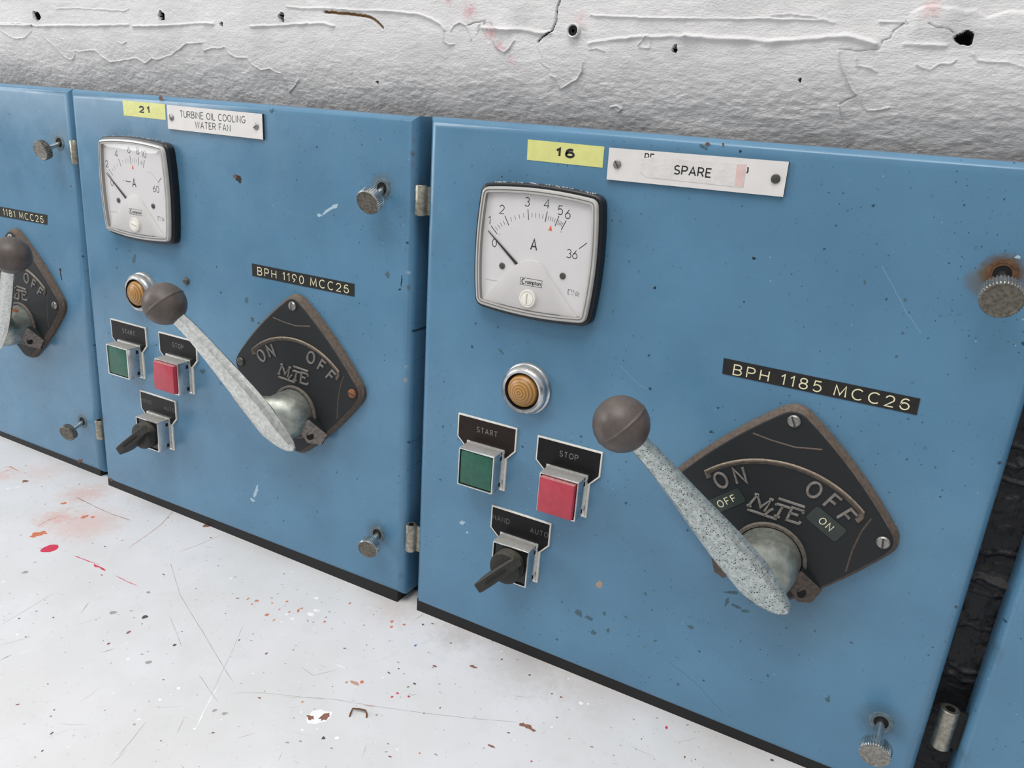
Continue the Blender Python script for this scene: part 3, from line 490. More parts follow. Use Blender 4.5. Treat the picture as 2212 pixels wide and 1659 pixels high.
    c = DATA['plug'][0]; b = MB(); b.lathe((c[0], 31.5, c[1]), [(5.2, 0), (5.2, 3.2), (4.6, 3.8), (4., 3.4), (3.7, 2.6), (1.4, 2.6), (1.2, .2)], ['plug'] * 5 + ['hole'], 28)
    b.build('wall_plug', o, (c[0], 31, c[1]), 'round painted wall plug with dark centre hole')
    # black painted masonry behind the cabinets
    xs = np.concatenate([np.arange(-2600, -480, 60), np.arange(-480, -440, 2.5), np.arange(-440, -16, 30), np.arange(-16, 6, 2.), np.arange(6, 450, 30), np.arange(450, 490, .8), np.arange(490, 2200, 60)]); zs = np.arange(-6, 464, 1.2)
    X, Z = np.meshgrid(xs, zs, indexing='ij'); H = (vnoise(X, Z, 22, 11, 2.) - .5) * 4 + (vnoise(X, Z, 7, 12, 2.4) - .5) * 3.2 + (vnoise(X, Z, 2.5, 13, 2.) - .5) * 1.2
    for zc, hh in ((286, 3.), (274, 1.8), (262, 4.), (207, 2.6), (186, 4.4), (176, 2.2), (146, 2.), (112, 2.4), (104, 3.4)): H += hh * np.exp(-((Z - zc + (vnoise(X, Z, 8, int(zc), 1) - .5) * 5) / 1.8) ** 2)
    Y = 32 - H; V = np.stack([X, np.maximum(Y, 26), Z], -1).reshape(-1, 3) * S; nx, nz = X.shape
    I = np.arange(nx * nz).reshape(nx, nz); F = np.stack([I[:-1, :-1], I[1:, :-1], I[1:, 1:], I[:-1, 1:]], -1).reshape(-1, 4)
    me = bpy.data.meshes.new('wall_lower'); me.from_pydata(V.tolist(), [], F.tolist()); me.materials.append(MT['blackwall']); me.polygons.foreach_set('use_smooth', [True] * len(F)); me.update()
    o = bpy.data.objects.new('wall_lower', me); scene.collection.objects.link(o); o['kind'] = 'structure'; o['label'] = 'black painted rough masonry seen in the gap between cabinets'
make_wall()
fb = MB(); fb.box(-2600, 2200, -3000, 60, -900, -850, 'floor'); fo = fb.build('floor', None, (0, 0, -850), smooth=0); fo['kind'] = 'structure'; fo['label'] = 'grey concrete floor below the worktop'

def make_worktop():
    b = MB(); b.box(-2600, 2200, -700, 34, -40, -2, 'worktop')
    zz = -1.97; k = 0
    def flat(pts, w, kk):
        nonlocal k; k += 1; rnd = random.Random(k)
        q = []
        for (a, c) in zip(pts[:-1], pts[1:]):
            n = max(1, int(math.hypot(c[0] - a[0], c[1] - a[1]) / 5))
            q += [(a[0] + (c[0] - a[0]) * i / n, a[1] + (c[1] - a[1]) * i / n) for i in range(n)]
        q.append(tuple(pts[-1])); n = len(q); L, R = [], []
        for i in range(n):
            a, c = q[max(0, i - 1)], q[min(n - 1, i + 1)]; dx, dy = c[0] - a[0], c[1] - a[1]; l = math.hypot(dx, dy) or 1
            ww = w * (.15 if i in (0, n - 1) else .5 + rnd.random() * .7) / 2; j = (rnd.random() - .5) * w * .6
            L.append((q[i][0] - dy / l * (ww + j), q[i][1] + dx / l * (ww + j), zz - .002 * (k % 7))); R.append((q[i][0] + dy / l * (ww - j), q[i][1] - dx / l * (ww - j), zz - .002 * (k % 7)))
        b.bridge(b.ring(R), b.ring(L), kk, False)
    for col, w, pts in DATA['tl']: flat(pts, w, 'd' + col)
    for i, (col, x, y, rx_, ry_, a) in enumerate(DATA['tb']): b.blot((x, y), rx_, ry_, a, zz + .004 + .0006 * i, 'd' + col, i, .12 if rx_ > 5 and col == 'red' else .34, flat=True)
    rnd = random.Random(5)
    for i in range(800):
        x = rnd.uniform(-650, 420); y = rnd.uniform(-330, -3); a = rnd.gauss(.5, .7); l = rnd.choice([.6, 1, 1.5, 2.5, 6]); kk = rnd.choice(['dgrey', 'dgrey', 'ddark', 'dgrey', 'dbrown', 'dwhite'])
        if l > 4: l *= rnd.choice([1, 1, 2, 4]); flat([(x, y), (x + l * .5 * math.cos(a), y + l * .5 * math.sin(a)), (x + l * math.cos(a + .1), y + l * math.sin(a + .1))], rnd.choice([.2, .25, .4]), rnd.choice(['dgrey', 'dpale', 'dpale']))
        else: b.blot((x, y), l * .6, l * .3 + .15, math.degrees(a), zz - .02 + i * 1e-5, kk, i + 700, .4, 8, True)
    o = b.build('worktop', None, (0, 0, -2), smooth=0); o['label'] = 'off-white scratched worktop with red paint drips in front of the blue cabinets'; o['category'] = 'worktop'
    # the staple left in the worktop
    s_ = MB(); pts = [(44.5, -149.5, -2.6), (43.6, -147.2, -.8), (42.1, -142.4, .1), (47.5, -140.2, .6), (52.7, -138.7, .3), (55.2, -140.6, -.7), (56.8, -142.8, -2.6)]
    rings = []
    for i, p in enumerate(pts):
        a, c = Vector(pts[max(0, i - 1)]), Vector(pts[min(len(pts) - 1, i + 1)]); t = (c - a).normalized(); u = t.cross(Vector((0, 0, 1))).normalized(); v = u.cross(t)
        rings.append([Vector(p) + (u * math.cos(q) + v * math.sin(q)) * .75 for q in [math.pi / 4 * j for j in range(8)]])
    s_.loft(rings, 'rust'); o = s_.build('staple', None, (49, -143, -2)); o['label'] = 'small rusty wire staple stuck in the white worktop beside a white paint chip'; o['category'] = 'staple'
make_worktop()

# ------------------------------------------------------------------ instruments
def screw_head(name, parent, c, r, y, k='screw', ang=60, rise=1.8, label=None):
    b = MB(); b.lathe((c[0], y, c[1]), [(r, 0), (r * .98, rise * .45), (r * .8, rise * .85), (r * .4, rise)], k, 24)
    a = math.radians(ang); u, v = math.cos(a), math.sin(a); h = r * .14; L = r * .88; yy = y - rise - .03
    b.face(b.ring([(c[0] + u * s1 * L - v * s2 * h, yy, c[1] + v * s1 * L + u * s2 * h) for s1, s2 in ((-1, -1), (1, -1), (1, 1), (-1, 1))]), 'slot')
    return b.build(name, parent, (c[0], y, c[1]), label)

def ammeter(cab, c, majors, minors, nums, last, extra, label, mark):
    X0, Z0 = c; P = (X0 + .3, Z0 - 22.2)                   # pivot of the pointer
    fr = MB(); o_ = barrel(c, 51.5, 49.2, 3.6, 7)
    fr.prism(o_, -.2, -9., 'frame', 2.0, seg=3)
    rnd = random.Random(int(X0)); top = [p for p in o_ if p[1] > Z0 + 48]
    for i in range(70 if not extra else 26):
        p = rnd.choice(top); q = rnd.choice([-38, -33, -12, -6, 2, 7, 12, 17, 22, 37, 40, -25]) + rnd.gauss(0, 3); r = rnd.uniform(.25, .8)
        zt = Z0 + 49.2 + 3.6 * (1 - (q / 51.5) ** 2); yq = -rnd.uniform(.8, 7.5)
        fr.loft([[(X0 + q + r * k_ * math.cos(a), yq + r * k_ * math.sin(a), zt - .2 + h_ * r) for a in (0, 1.2, 2.5, 3.8, 5.1)] for k_, h_ in ((1.1, 0), (.9, .7), (.3, 1.1))], 'crumb')
    case = fr.build('ammeter', cab, (X0, 0, Z0), label)
    rm = MB(); ro = barrel(c, 48.8, 46.6, 3.3, 5.5); prev = None
    rings = [(0, -8.9, 'rim'), (0, -11.2, 'rim'), (.7, -12.2, 'rim'), (2.0, -12.5, 'rim'), (2.4, -11.9, 'rimline'), (2.9, -11.9, 'rimline'), (3.2, -12.4, 'rim'), (4.3, -12.3, 'rim'), (4.8, -9.2, 'rimline')]
    ids = [rm.ring([(x, y, z) for x, z in (offset(ro, d) if d else ro)]) for d, y, k in rings]
    for i in range(len(ids) - 1): rm.bridge(ids[i], ids[i + 1], rings[i + 1][2])
    rm.build('cover_rim', case, (X0, -9, Z0), 'clear plastic rim')
    inn = offset(ro, 4.7)
    d = MB(); d.face(d.ring([(x, -9.15, z) for x, z in inn]), 'dial'); yy = -9.2
    pol = lambda a, r: (P[0] + r * math.sin(math.radians(a)), P[1] + r * math.cos(math.radians(a)))
    for a in majors: d.stroke([pol(a, 48.2), pol(a, 56.4)], .62, yy, 'ink')
    for a, long_ in minors: d.stroke([pol(a, 49.5 if long_ else 50.2), pol(a, 54.6 if long_ else 53.6)], .32, yy - .01, 'ink')
    a0, a1 = last[1], last[1]; d.stroke([pol(last[1], 48.4), pol(last[1], 56.2)], .6, yy, 'ink')
    for t_, a, r, h in nums: d.text(t_, pol(a, r), h, .62, yy - .02, 'ink', gap=.22)
    q = pol(last[1] + 4.5, 43); d.text(last[0], (X0 + 31.6, Z0 + 4.4), 6.3, .6, yy - .02, 'ink', gap=.2)
    d.text('0', pol(-54.5, 45.), 6.3, .6, yy - .02, 'ink')
    d.text('A', (X0 - 1.2, Z0 + 7.2), 8.2, 1.1, yy - .02, 'ink', xs=.82)
    if extra:
        d.stroke([(X0 - 14, Z0 + 8), (X0 - 9.5, Z0 + 7.6), (X0 - 6.4, Z0 + 7.8)], .9, yy - .03, 'ink'); d.stroke(arc(P[0], P[1], 49, 49, 62, 38, 14), .18, yy - .03, 'inkgrey')
        d.blot((X0 - 17, Z0 + 8), .5, .4, 0, yy - .03, 'ink', 1)
    mk = pol(mark, 45.5); d.face(d.ring([(mk[0] + u, yy - .04, mk[1] + v) for u, v in ((-1.6, -2.2), (1.5, -2.4), (.2, 2.2))]), 'orange')
    for q in (-44.5, 26): u = pol(q, 46.8); d.blot(u, .35, .35, 0, yy - .03, 'ink', 3)
    # little symbols at the lower right and the printed code at the lower left
    sx, sz = X0 + 36, Z0 - 25
    d.stroke([(sx - 5, sz + 2), (sx - 4.2, sz + 1), (sx - 5, sz + .2), (sx - 4.2, sz - .7), (sx - 5, sz - 1.6)], .3, yy - .02, 'ink'); d.stroke([(sx - 4.6, sz + 2), (sx - 2.6, sz + 2)], .3, yy - .02, 'ink'); d.stroke([(sx - 4.6, sz - 1.7), (sx - 3, sz - 1.9)], .3, yy - .02, 'ink')
    d.text('2.5', (sx - .9, sz + 1.3), 1.4, .2, yy - .02, 'ink'); d.stroke([(sx - 1.8, sz - 1.5), (sx - .8, sz - 1.3), (sx, sz - 1.7)], .25, yy - .02, 'ink')
    st = [(sx + 3 + (2.1 if i % 2 == 0 else .85) * math.sin(math.pi * i / 5), sz - .4 + (2.1 if i % 2 == 0 else .85) * math.cos(math.pi * i / 5)) for i in range(10)]; d.stroke(st + [st[0]], .25, yy - .02, 'ink')
    d.stroke([(sx + 3, sz + .2), (sx + 3, sz - 1.2)], .2, yy - .02, 'ink')
    if not extra: d.stroke([(X0 - 43 + i * 1.1, Z0 - 26.4 + .35 * (-1) ** i) for i in range(12)], .22, yy - .02, 'inkgrey')
    else: d.stroke([(X0 - 43, Z0 - 26.6), (X0 - 32, Z0 - 26.4)], .4, yy - .02, 'inkgrey')
    d.build('dial_plate', case, (X0, -9, Z0), 'white dial printed with black scale', smooth=0)
    for s_ in (-1, 1): screw_head('dial_screw', case, (X0 - 1.2 + s_ * 26.8, Z0 - 13.4), 2.6, -9.2, 'screwdark', 130, 1.0)
    nd = MB(); tip = pol(-50.6, 55.5); q = pol(-50.6, 14); t = Vector((tip[0] - q[0], tip[1] - q[1])).normalized(); nn = Vector((-t.y, t.x))
    nd.loft([[(q[0] + nn.x * a_, -10.0 + b_, q[1] + nn.y * a_) for a_, b_ in ((-1.2, .25), (1.2, .25), (1.2, -.25), (-1.2, -.25))], [(tip[0] + nn.x * a_, -10.0 + b_, tip[1] + nn.y * a_) for a_, b_ in ((-.25, .15), (.25, .15), (.25, -.15), (-.25, -.15))]], 'ink')
    nd.build('pointer', case, (P[0], -10, P[1]), 'black pointer resting at zero')
    hp = [(-44.6, -44.3), (-30.5, -26.5), (-15.6, -10.9), (-12, -8.3), (-8.5, -6.4), (-4, -5.2), (0, -5.), (4, -5.7), (7.5, -8), (10.5, -11.2), (13.7, -15.2), (24.6, -27), (36, -38.8), (44.6, -46.5)]
    lower = [p for p in inn if p[1] < Z0 - 44 and abs(p[0] - X0) < 44.5]; lower.sort(key=lambda p: p[0])
    pts = [(p[0], p[1] + .2) for p in lower] + [(X0 + x, Z0 + z) for x, z in reversed(hp)]
    sh = MB(); sh.prism(pts, -9.2, -11.0, 'shroud', .4, seg=2); sy = -11.05
    lz = Z0 - 22.3; sh.stroke([(X0 - 9.8, lz - 2.8), (X0 + 9.4, lz - 2.8), (X0 + 9.4, lz + 2.8), (X0 - 9.8, lz + 2.8), (X0 - 9.8, lz - 2.8)], .35, sy, 'ink')
    cc = arc(X0 - 6.9, lz, 1.5, 1.9, 60, 300, 12); sh.stroke(cc, .8, sy - .01, 'ink'); sh.text('rompton', (X0 + 1.6, lz), 3.0, .55, sy - .02, 'ink', fit=13.4, gap=.2)
    sh.build('movement_cover', case, (X0, -9, Z0 - 30), 'white hump-shaped cover with small framed maker name')
    ad = MB(); ax_, az = X0 - 1.6, Z0 - 35.4; ad.lathe((ax_, -11, az), [(7.2, 0), (7.2, 1.6), (6.8, 2.2), (5.9, 2.4), (5.7, 1.9), (5.3, 1.9), (5.1, 2.6), (1, 2.9)], 'plastic', 36)
    aa = math.radians(88 if not extra else -12); u, v = math.cos(aa), math.sin(aa); ad.face(ad.ring([(ax_ + u * s1 * 4.2 - v * s2 * .45, -13.95, az + v * s1 * 4.2 + u * s2 * .45) for s1, s2 in ((-1, -1), (1, -1), (1, 1), (-1, 1))]), 'slotpale')
    ad.build('zero_adjuster', case, (ax_, -11, az), 'white slotted zero-adjusting screw')
    gl = MB(); n_ = len(inn); cg = (X0, Z0); ids = [gl.ring([(cg[0] + (x - cg[0]) * f, -12.0 - 2.4 * (1 - f * f), cg[1] + (z - cg[1]) * f) for x, z in offset(ro, 4.0)]) for f in (1., .92, .8, .62, .4, .2, .05)]
    for i in range(6): gl.bridge(ids[i], ids[i + 1], 'glass')
    gl.fan(ids[-1], 'glass'); gl.build('cover_glass', case, (X0, -12, Z0), 'clear window')
    return case

def sticker(cab, cs, txt, label):
    b = MB(); b.prism(cs, 0, -.25, 'yellow'); cx = sum(p[0] for p in cs) / 4; cz = sum(p[1] for p in cs) / 4
    b.text(txt, (cx + .5, cz + .3), 5.3, 1.75, -.29, 'ink', fit=14.2, gap=.5)
    return b.build('number_sticker', cab, (cx, 0, cz), label, smooth=0)

def nameplate(cab, cs, lines, scr, kinds, label, spare=None):
    b = MB(); b.prism(cs, 0, -2.4, 'engraved_edge', 0, kf='engraved'); cx = sum(p[0] for p in cs) / 4; cz = sum(p[1] for p in cs) / 4
    for t_, c, h, fit in lines: b.text(t_, c, h, .7, -2.45, 'ink', fit=fit, gap=.3)
    if spare:
        b.text('RE', (191.5, 450.6), 5.5, .8, -2.45, 'ink', xs=.8); b.stroke([(261.2, 450.5), (261.6, 448), (261.0, 446.5)], .9, -2.45, 'ink')
    o = b.build('nameplate', cab, (cx, 0, cz), label, smooth=0)
    for (c, k, a) in zip(scr, kinds, (-55, 35)): screw_head('screw', o, c, 3.1, -2.4, k, a, 1.5)
    if spare:
        p = MB(); p.prism(spare, -2.4, -2.62, 'paper'); p.face(p.ring([(x, -2.64, z) for x, z in ((253.6, 451.6), (259.9, 452.1), (260., 437.3), (254.3, 437.6))]), 'paperpink')
        p.text('SPARE', (224., 444.3), 5.6, .95, -2.66, 'ink', fit=26, gap=.28); p.build('paper_sticker', o, (224, -2.4, 444), 'peeling white paper sticker printed SPARE', smooth=0)
    return o

def tape(cab, cs, txt, x0, x1, label, y=0., z=None):
    b = MB(); b.prism(cs, y, y - .4, 'tape'); cx = sum(p[0] for p in cs) / 4; cz = sum(p[1] for p in cs) / 4
    b.text(txt, ((x0 + x1) / 2, z or cz), 7.4, .88, y - .45, 'tapetext', fit=x1 - x0, gap=.46)
    return b.build('embossed_label', cab, (cx, y, cz), label, smooth=0)

def rotary(cab, c, y, ball, levmat, scr, label, stickers=False, lugk='lug', lowleft=True, setscrew=False):
    """black diamond switch plate with a long ball-ended lever; c = plate centre, ball = ball centre"""
    hx, hz = c[0] + .8, c[1] - 43; hc = hz + 7; H = Vector((hx, y - 10, hz))
    cs = [(0, -86), (86, 0), (0, 86), (-86, 0)]; out = []
    for i in range(4):
        a, b_ = Vector(cs[i]), Vector(cs[(i + 1) % 4]); nn = Vector((b_.y - a.y, -(b_.x - a.x))).normalized()
        out.append([a.lerp(b_, t / 10) + nn * 5.0 * (1 - (2 * t / 10 - 1) ** 2) for t in range(11)])
    pts = []
    for i in range(4):
        q = out[i]; pts += [(c[0] + p.x, c[1] + p.y) for p in q[1:-1]]; p0, p1, bb = q[-2], out[(i + 1) % 4][1], q[-1]
        for t in range(1, 6): t /= 6; p = p0 * (1 - t) ** 2 + bb * 2 * t * (1 - t) + p1 * t * t; pts.append((c[0] + p.x, c[1] + p.y))
    b = MB(); rings = [pts, pts, offset(pts, .8), offset(pts, 3.4), offset(pts, 4.2)]; ys = [y, y - 3.5, y - 4.6, y - 8.4, y - 9.0]
    ids = [b.ring([(x, yy, z) for x, z in r]) for r, yy in zip(rings, ys)]
    for i in range(4): b.bridge(ids[i], ids[i + 1], 'plate_edge' if i < 3 else 'black')
    b.fan(ids[-1], 'black'); f = y - 9.0
    pl = b.build('rotary_switch', cab, (c[0], y, c[1]), label)
    # raised arc, corner pads and lettering
    P = lambda a, r: (hx + r * math.sin(math.radians(a)), hz + r * math.cos(math.radians(a)))
    rb = MB(); ap = [P(-43, 77)] + [P(a, 81.5) for a in range(-42, 43, 3)] + [P(44, 79), P(44.6, 75)]
    rb.ribbon(ap, [(-2.0, 0), (-.8, .6), (.2, 1.7), (1.2, 1.5), (1.9, 0)], 'rib', f)
    rb.ribbon([(c[0] - 26, c[1] + 56), (c[0] - 12, c[1] + 54), (c[0] + 4, c[1] + 53), (c[0] + 22, c[1] + 56)], [(-.7, 0), (0, .5), (.7, 0)], 'plate_edge', f)
    rb.ribbon([(c[0] + 54, c[1] - 30), (c[0] + 55, c[1] - 12), (c[0] + 58, c[1] + 4), (c[0] + 62, c[1] + 15)], [(-.6, 0), (0, .4), (.6, 0)], 'plate_edge', f)
    rb.build('arc_rib', pl, (c[0], f, c[1]), 'dusty raised arc over the lettering')
    lt = MB()
    for ch, a in (('O', -37.3), ('N', -25.3), ('O', 17.5), ('F', 29.3), ('F', 40.)): lt.text(ch, P(a, 71.5), 11.8, 2.1, f, 'worn', ang=-a, raise_=1.1, xs=.88)
    mx, mz = c[0] - 1, c[1] + 3.5; T_ = lambda l: [(mx + u * 1.06, mz + v - .07 * u) for u, v in l]
    wv = [(-1.05, 0), (-.55, 1.1), (.55, 1.1), (1.05, 0)]
    for l in ([(-17.5, -5), (-13, 5.5), (-9.5, -3), (-3.5, 5.5), (-6.5, -5)], [(-18.8, -5), (-15.5, -5)], [(-15, 5.6), (-12, 5.6)], [(-4.8, 5.6), (-2, 5.6)], [(.5, 3.8), (9.8, 3.8)], [(.2, 2.6), (.5, 3.8)], [(4.8, 3.8), (2.2, -6)], [(.2, -6), (4.2, -6)], [(18.6, 5), (10.8, 5), (8.8, -6), (17, -6)], [(9.9, .2), (15.5, .2)], [(18.4, 5), (18, 3)], [(17, -6), (17.8, -3.6)], [(1, 8.2), (18.5, 8.2)], [(-18, -8.2), (2.5, -8.2)], [(-6, -8.2), (-3, -3), (-1, -1)]): lt.ribbon(T_(l), wv, 'worn', f)
    lt.build('raised_lettering', pl, (c[0], f, c[1]), 'worn raised letters ON, OFF and MTE')
    for (dx, dz), (k, a) in zip(((0, 72), (72.5, 0), (-71.5, 2)), scr): screw_head('screw', pl, (c[0] + dx, c[1] + dz), 4.6, f, k, a, 2.4)
    # padlock lugs and collar
    for sgn in ((1, -1) if lowleft else (1,)):
        lg = MB(); k = lugk; q = lambda x, yy, z: (hx + sgn * x, y + yy, hz + z)
        top = [q(17, -25, -2), q(27, -22, -15), q(36, -12, -18), q(41, -9.3, -7), q(25, -18, 8)]; bot = [q(14, -9, -5), q(25, -9, -18), q(35, -8.9, -19), q(41, -8.9, -7), q(25, -9, 9)]
        if sgn < 0: top.reverse(); bot.reverse()
        i0, i1 = lg.ring(bot), lg.ring(top); lg.bridge(i0, i1, 'black'); lg.fan(i1, k)
        pa, pb, pc = Vector(top[1]), Vector(top[0]), Vector(top[3]); nrm = (pb - pa).cross(pc - pa).normalized()
        if nrm.y > 0: nrm = -nrm
        cc = pa * .40 + pb * .30 + pc * .30 + nrm * .3
        lg.lathe(cc - nrm * .3, [(3.7, -.4), (3.6, .5)], 'hole', 20, tuple(nrm)); lg.build('padlock_lug', pl, q(28, -9, -14), 'dusty padlock lug with a hole')
    cl = MB(); cl.lathe((hx, y - 9, hc), [(27.5, 0), (27.5, 1.8), (26.8, 2.6), (24.8, 2.6), (24.6, .8), (18, .8)], ['collar'] * 4 + ['hole'], 48); cl.build('collar', pl, (hx, y - 9, hz))
    # lever: hub blending into a tapering arm
    Bv = Vector(ball); U2 = Vector((Bv.x - hx, 0, Bv.z - hz)); L = U2.length; U = U2 / L; V = Vector((U.z, 0, -U.x)); yb = Bv.y
    lv = MB(); rings = []
    for (r, yy, el, sh) in ((24, y - 11, 1., 0), (23.8, y - 16, 1., 0), (23.3, y - 24, 1.02, 0), (22, y - 31, 1.08, 1.5), (19.5, y - 36, 1.3, 4.5), (14.5, y - 41, 1.7, 9)):
        rings.append([Vector((hx, yy, hc - max(0, (y - 24 - yy)) * .35)) + U * (r * el * math.cos(t) + sh) + V * (r * math.sin(t)) for t in [-2 * math.pi * i / 40 for i in range(40)]])
    lv.loft(rings, 'hub', False, True)
    ST = [(-29.5, 3, 2.5, -35.5, 3.5), (-27.5, 9.5, 5, -36, 3), (-23, 16.5, 7.5, -37, 2), (-16, 22.5, 9, -38.5, 1), (-7, 27, 10, -40.5, .4), (2, 30, 10.5, -42.5, 0), (18, 31, 11, -44.5, 0), (36, 30, 11.2, -47, -.6), (56, 26.5, 11.2, -50.5, -.8), (78, 22.3, 11, -55, -.6), (100, 18.8, 10.8, -60, -.2), (120, 16.2, 10.8, -65, 0), (L - 10, 14.2, 11, None, 0)]
    secs = []
    for (s_, wd, th, yy, lat) in ST:
        yc = yb + 2.0 if yy is None else y + yy
        if yy is not None and s_ > 60: yc = y + yy + (yb - y + 74) * (s_ - 60) / (L - 60)
        o3 = Vector((hx, yc, hz)) + U * s_ + V * lat; sec = []
        prof = [(-.5, .12), (-.42, -.30), (-.30, -.5), (0, -.56), (.30, -.5), (.44, -.22), (.5, .12), (.42, .38), (.2, .5), (-.2, .5), (-.42, .38)]
        for u, v in prof: sec.append(o3 + V * (u * wd) + Vector((0, v * th, 0)))
        secs.append(sec)
    def cat(P0, P1, P2, P3, t): return .5 * ((2 * P1) + (-P0 + P2) * t + (2 * P0 - 5 * P1 + 4 * P2 - P3) * t * t + (-P0 + 3 * P1 - 3 * P2 + P3) * t ** 3)
    fin = []
    for i in range(len(secs) - 1):
        for t in (0, .34, .67): fin.append([cat(secs[max(0, i - 1)][j], secs[i][j], secs[i + 1][j], secs[min(len(secs) - 1, i + 2)][j], t) for j in range(len(secs[0]))])
    fin.append(secs[-1]); lv.loft(fin, levmat)
    lever = lv.build('lever', pl, (hx, y - 10, hz), 'speckled bare metal lever', smooth=28)
    if setscrew:
        n_ = Vector((.45, 0, .9))
        p = Vector((hx, y - 22, hc)) + Vector((n_.x, 0, n_.z)).normalized() * 23.0; s_ = MB(); s_.lathe(p, [(4.2, -1), (4.0, .5), (3.2, 1.0)], 'screwrust', 20, (n_.x, 0, n_.z)); s_.build('set_screw', pl, tuple(p), 'rusty set screw in the lever hub')
    bl = MB(); ax = (Bv - Vector((hx, y - 45, hz))).normalized(); prof = [(5, -19.6), (8.5, -18.2)]
    R = 20.
    for i in range(5, 32):
        a = -math.pi / 2 + math.pi * i / 32; prof.append((R * math.cos(a), R * math.sin(a)))
        if i == 15: prof += [(R + .05, -1.0), (R + .5, -.5), (R + .5, .5), (R + .05, 1.0)]
    prof = [p for p in prof if not (abs(p[1]) < .85 and p[0] <= R + .05)]; prof.sort(key=lambda p: p[1]); prof.append((.6, R))
    bl.lathe(Bv, prof, 'ball', 56, tuple(ax), True, True); bl.build('ball_knob', pl, tuple(Bv), 'dark brown ball knob')
    if stickers:
        for (t_, cc, an, w_, h_, sz) in (('OFF', (286.6, 210.4), 40, 27, 11.8, 5.2), ('ON', (357, 214), -29.5, 26, 13, 5.0)):
            s_ = MB(); a = math.radians(an); cr = [(-w_ / 2, -h_ / 2), (w_ / 2, -h_ / 2), (w_ / 2, h_ / 2), (-w_ / 2, h_ / 2)]; cr = roundp(cr, 2.2, 2)
            cr = [(cc[0] + x * math.cos(a) - z * math.sin(a), cc[1] + x * math.sin(a) + z * math.cos(a)) for x, z in cr]
            s_.prism(cr, f, f - .5, 'tapegreen'); s_.text(t_, cc, sz, .7, f - .55, 'tapetext', ang=an, gap=.45); s_.build('tape_sticker', pl, (cc[0], f, cc[1]), 'grey tape sticker reading ' + t_, smooth=0)
    return pl

def legend_pts(c):                       # c = centre of the square housing
    x, z = c; return [(x - 30.5, z + 41.5), (x + 28.8, z + 41.5), (x + 28.8, z + 19.5), (x + 20.8, z + 10.5), (x + 20.8, z - 20.6), (x - 20.6, z - 20.6), (x - 20.6, z + 10.5), (x - 30.5, z + 19.5)]
def legend(parent, c, texts, bg_, tk, label):
    b = MB(); p = legend_pts(c); b.prism(p, 0, -1.7, 'tagline', .2, seg=1)
    inner = offset(p[::-1] if area2(p) < 0 else p, 1.25); top = [q for q in inner if q[1] > c[1] + 9]; top.sort(key=lambda q: math.atan2(q[1] - c[1] - 28, q[0] - c[0]))
    b.face(b.ring([(x, -1.73, z) for x, z in top]), bg_)
    for t_, dx, dz, fit, an in texts: b.text(t_, (c[0] + dx, c[1] + dz), 4.7, .5, -1.77, tk, fit=fit, gap=.4)
    return b.build('legend_plate', parent, (c[0], 0, c[1] + 20), label, smooth=0)
def housing(cab, name, c, label):
    b = MB(); x, z = c; sq = lambda r: [(x - r, z - r), (x + r, z - r), (x + r, z + r), (x - r, z + r)]
    b.prism(sq(19.2), -1.8, -3.2, 'chromeedge'); o_ = roundp(sq(17.9), .9, 2)
    r = [(o_, -3.2, 'chrome'), (o_, -18.4, 'chrome'), (offset(o_, .35), -18.9, 'chromeedge'), (offset(o_, 1.3), -18.9, 'chromeedge'), (offset(o_, 1.7), -17.6, 'chromeedge'), (offset(o_, 1.8), -14, 'hole')]
    ids = [b.ring([(u, yy, v) for u, v in q]) for q, yy, k in r]
    for i in range(5): b.bridge(ids[i], ids[i + 1], r[i + 1][2])
    b.fan(ids[-1], 'hole')
    for dz in (12, -13): b.prism([(x + 17.85, z + dz - 2), (x + 18.0, z + dz - 2), (x + 18.0, z + dz + 2), (x + 17.85, z + dz + 2)], -5, -8, 'hole')
    return b.build(name, cab, (x, 0, z), label)
def push_button(cab, c, kind, txt, tdx, fit, front, bg_, label):
    h = housing(cab, 'push_button', c, label); b = MB(); x, z = c; s_ = 15.6
    b.prism(roundp([(x - s_, z - s_), (x + s_, z - s_), (x + s_, z + s_), (x - s_, z + s_)], .8, 2), -13, front, kind, .5, seg=2); b.build('button_cap', h, (x, -13, z), kind + ' square button cap')
    legend(h, c, [(txt, tdx, 31., fit, 0)], bg_, 'tagtext', 'dark legend plate reading ' + txt); return h
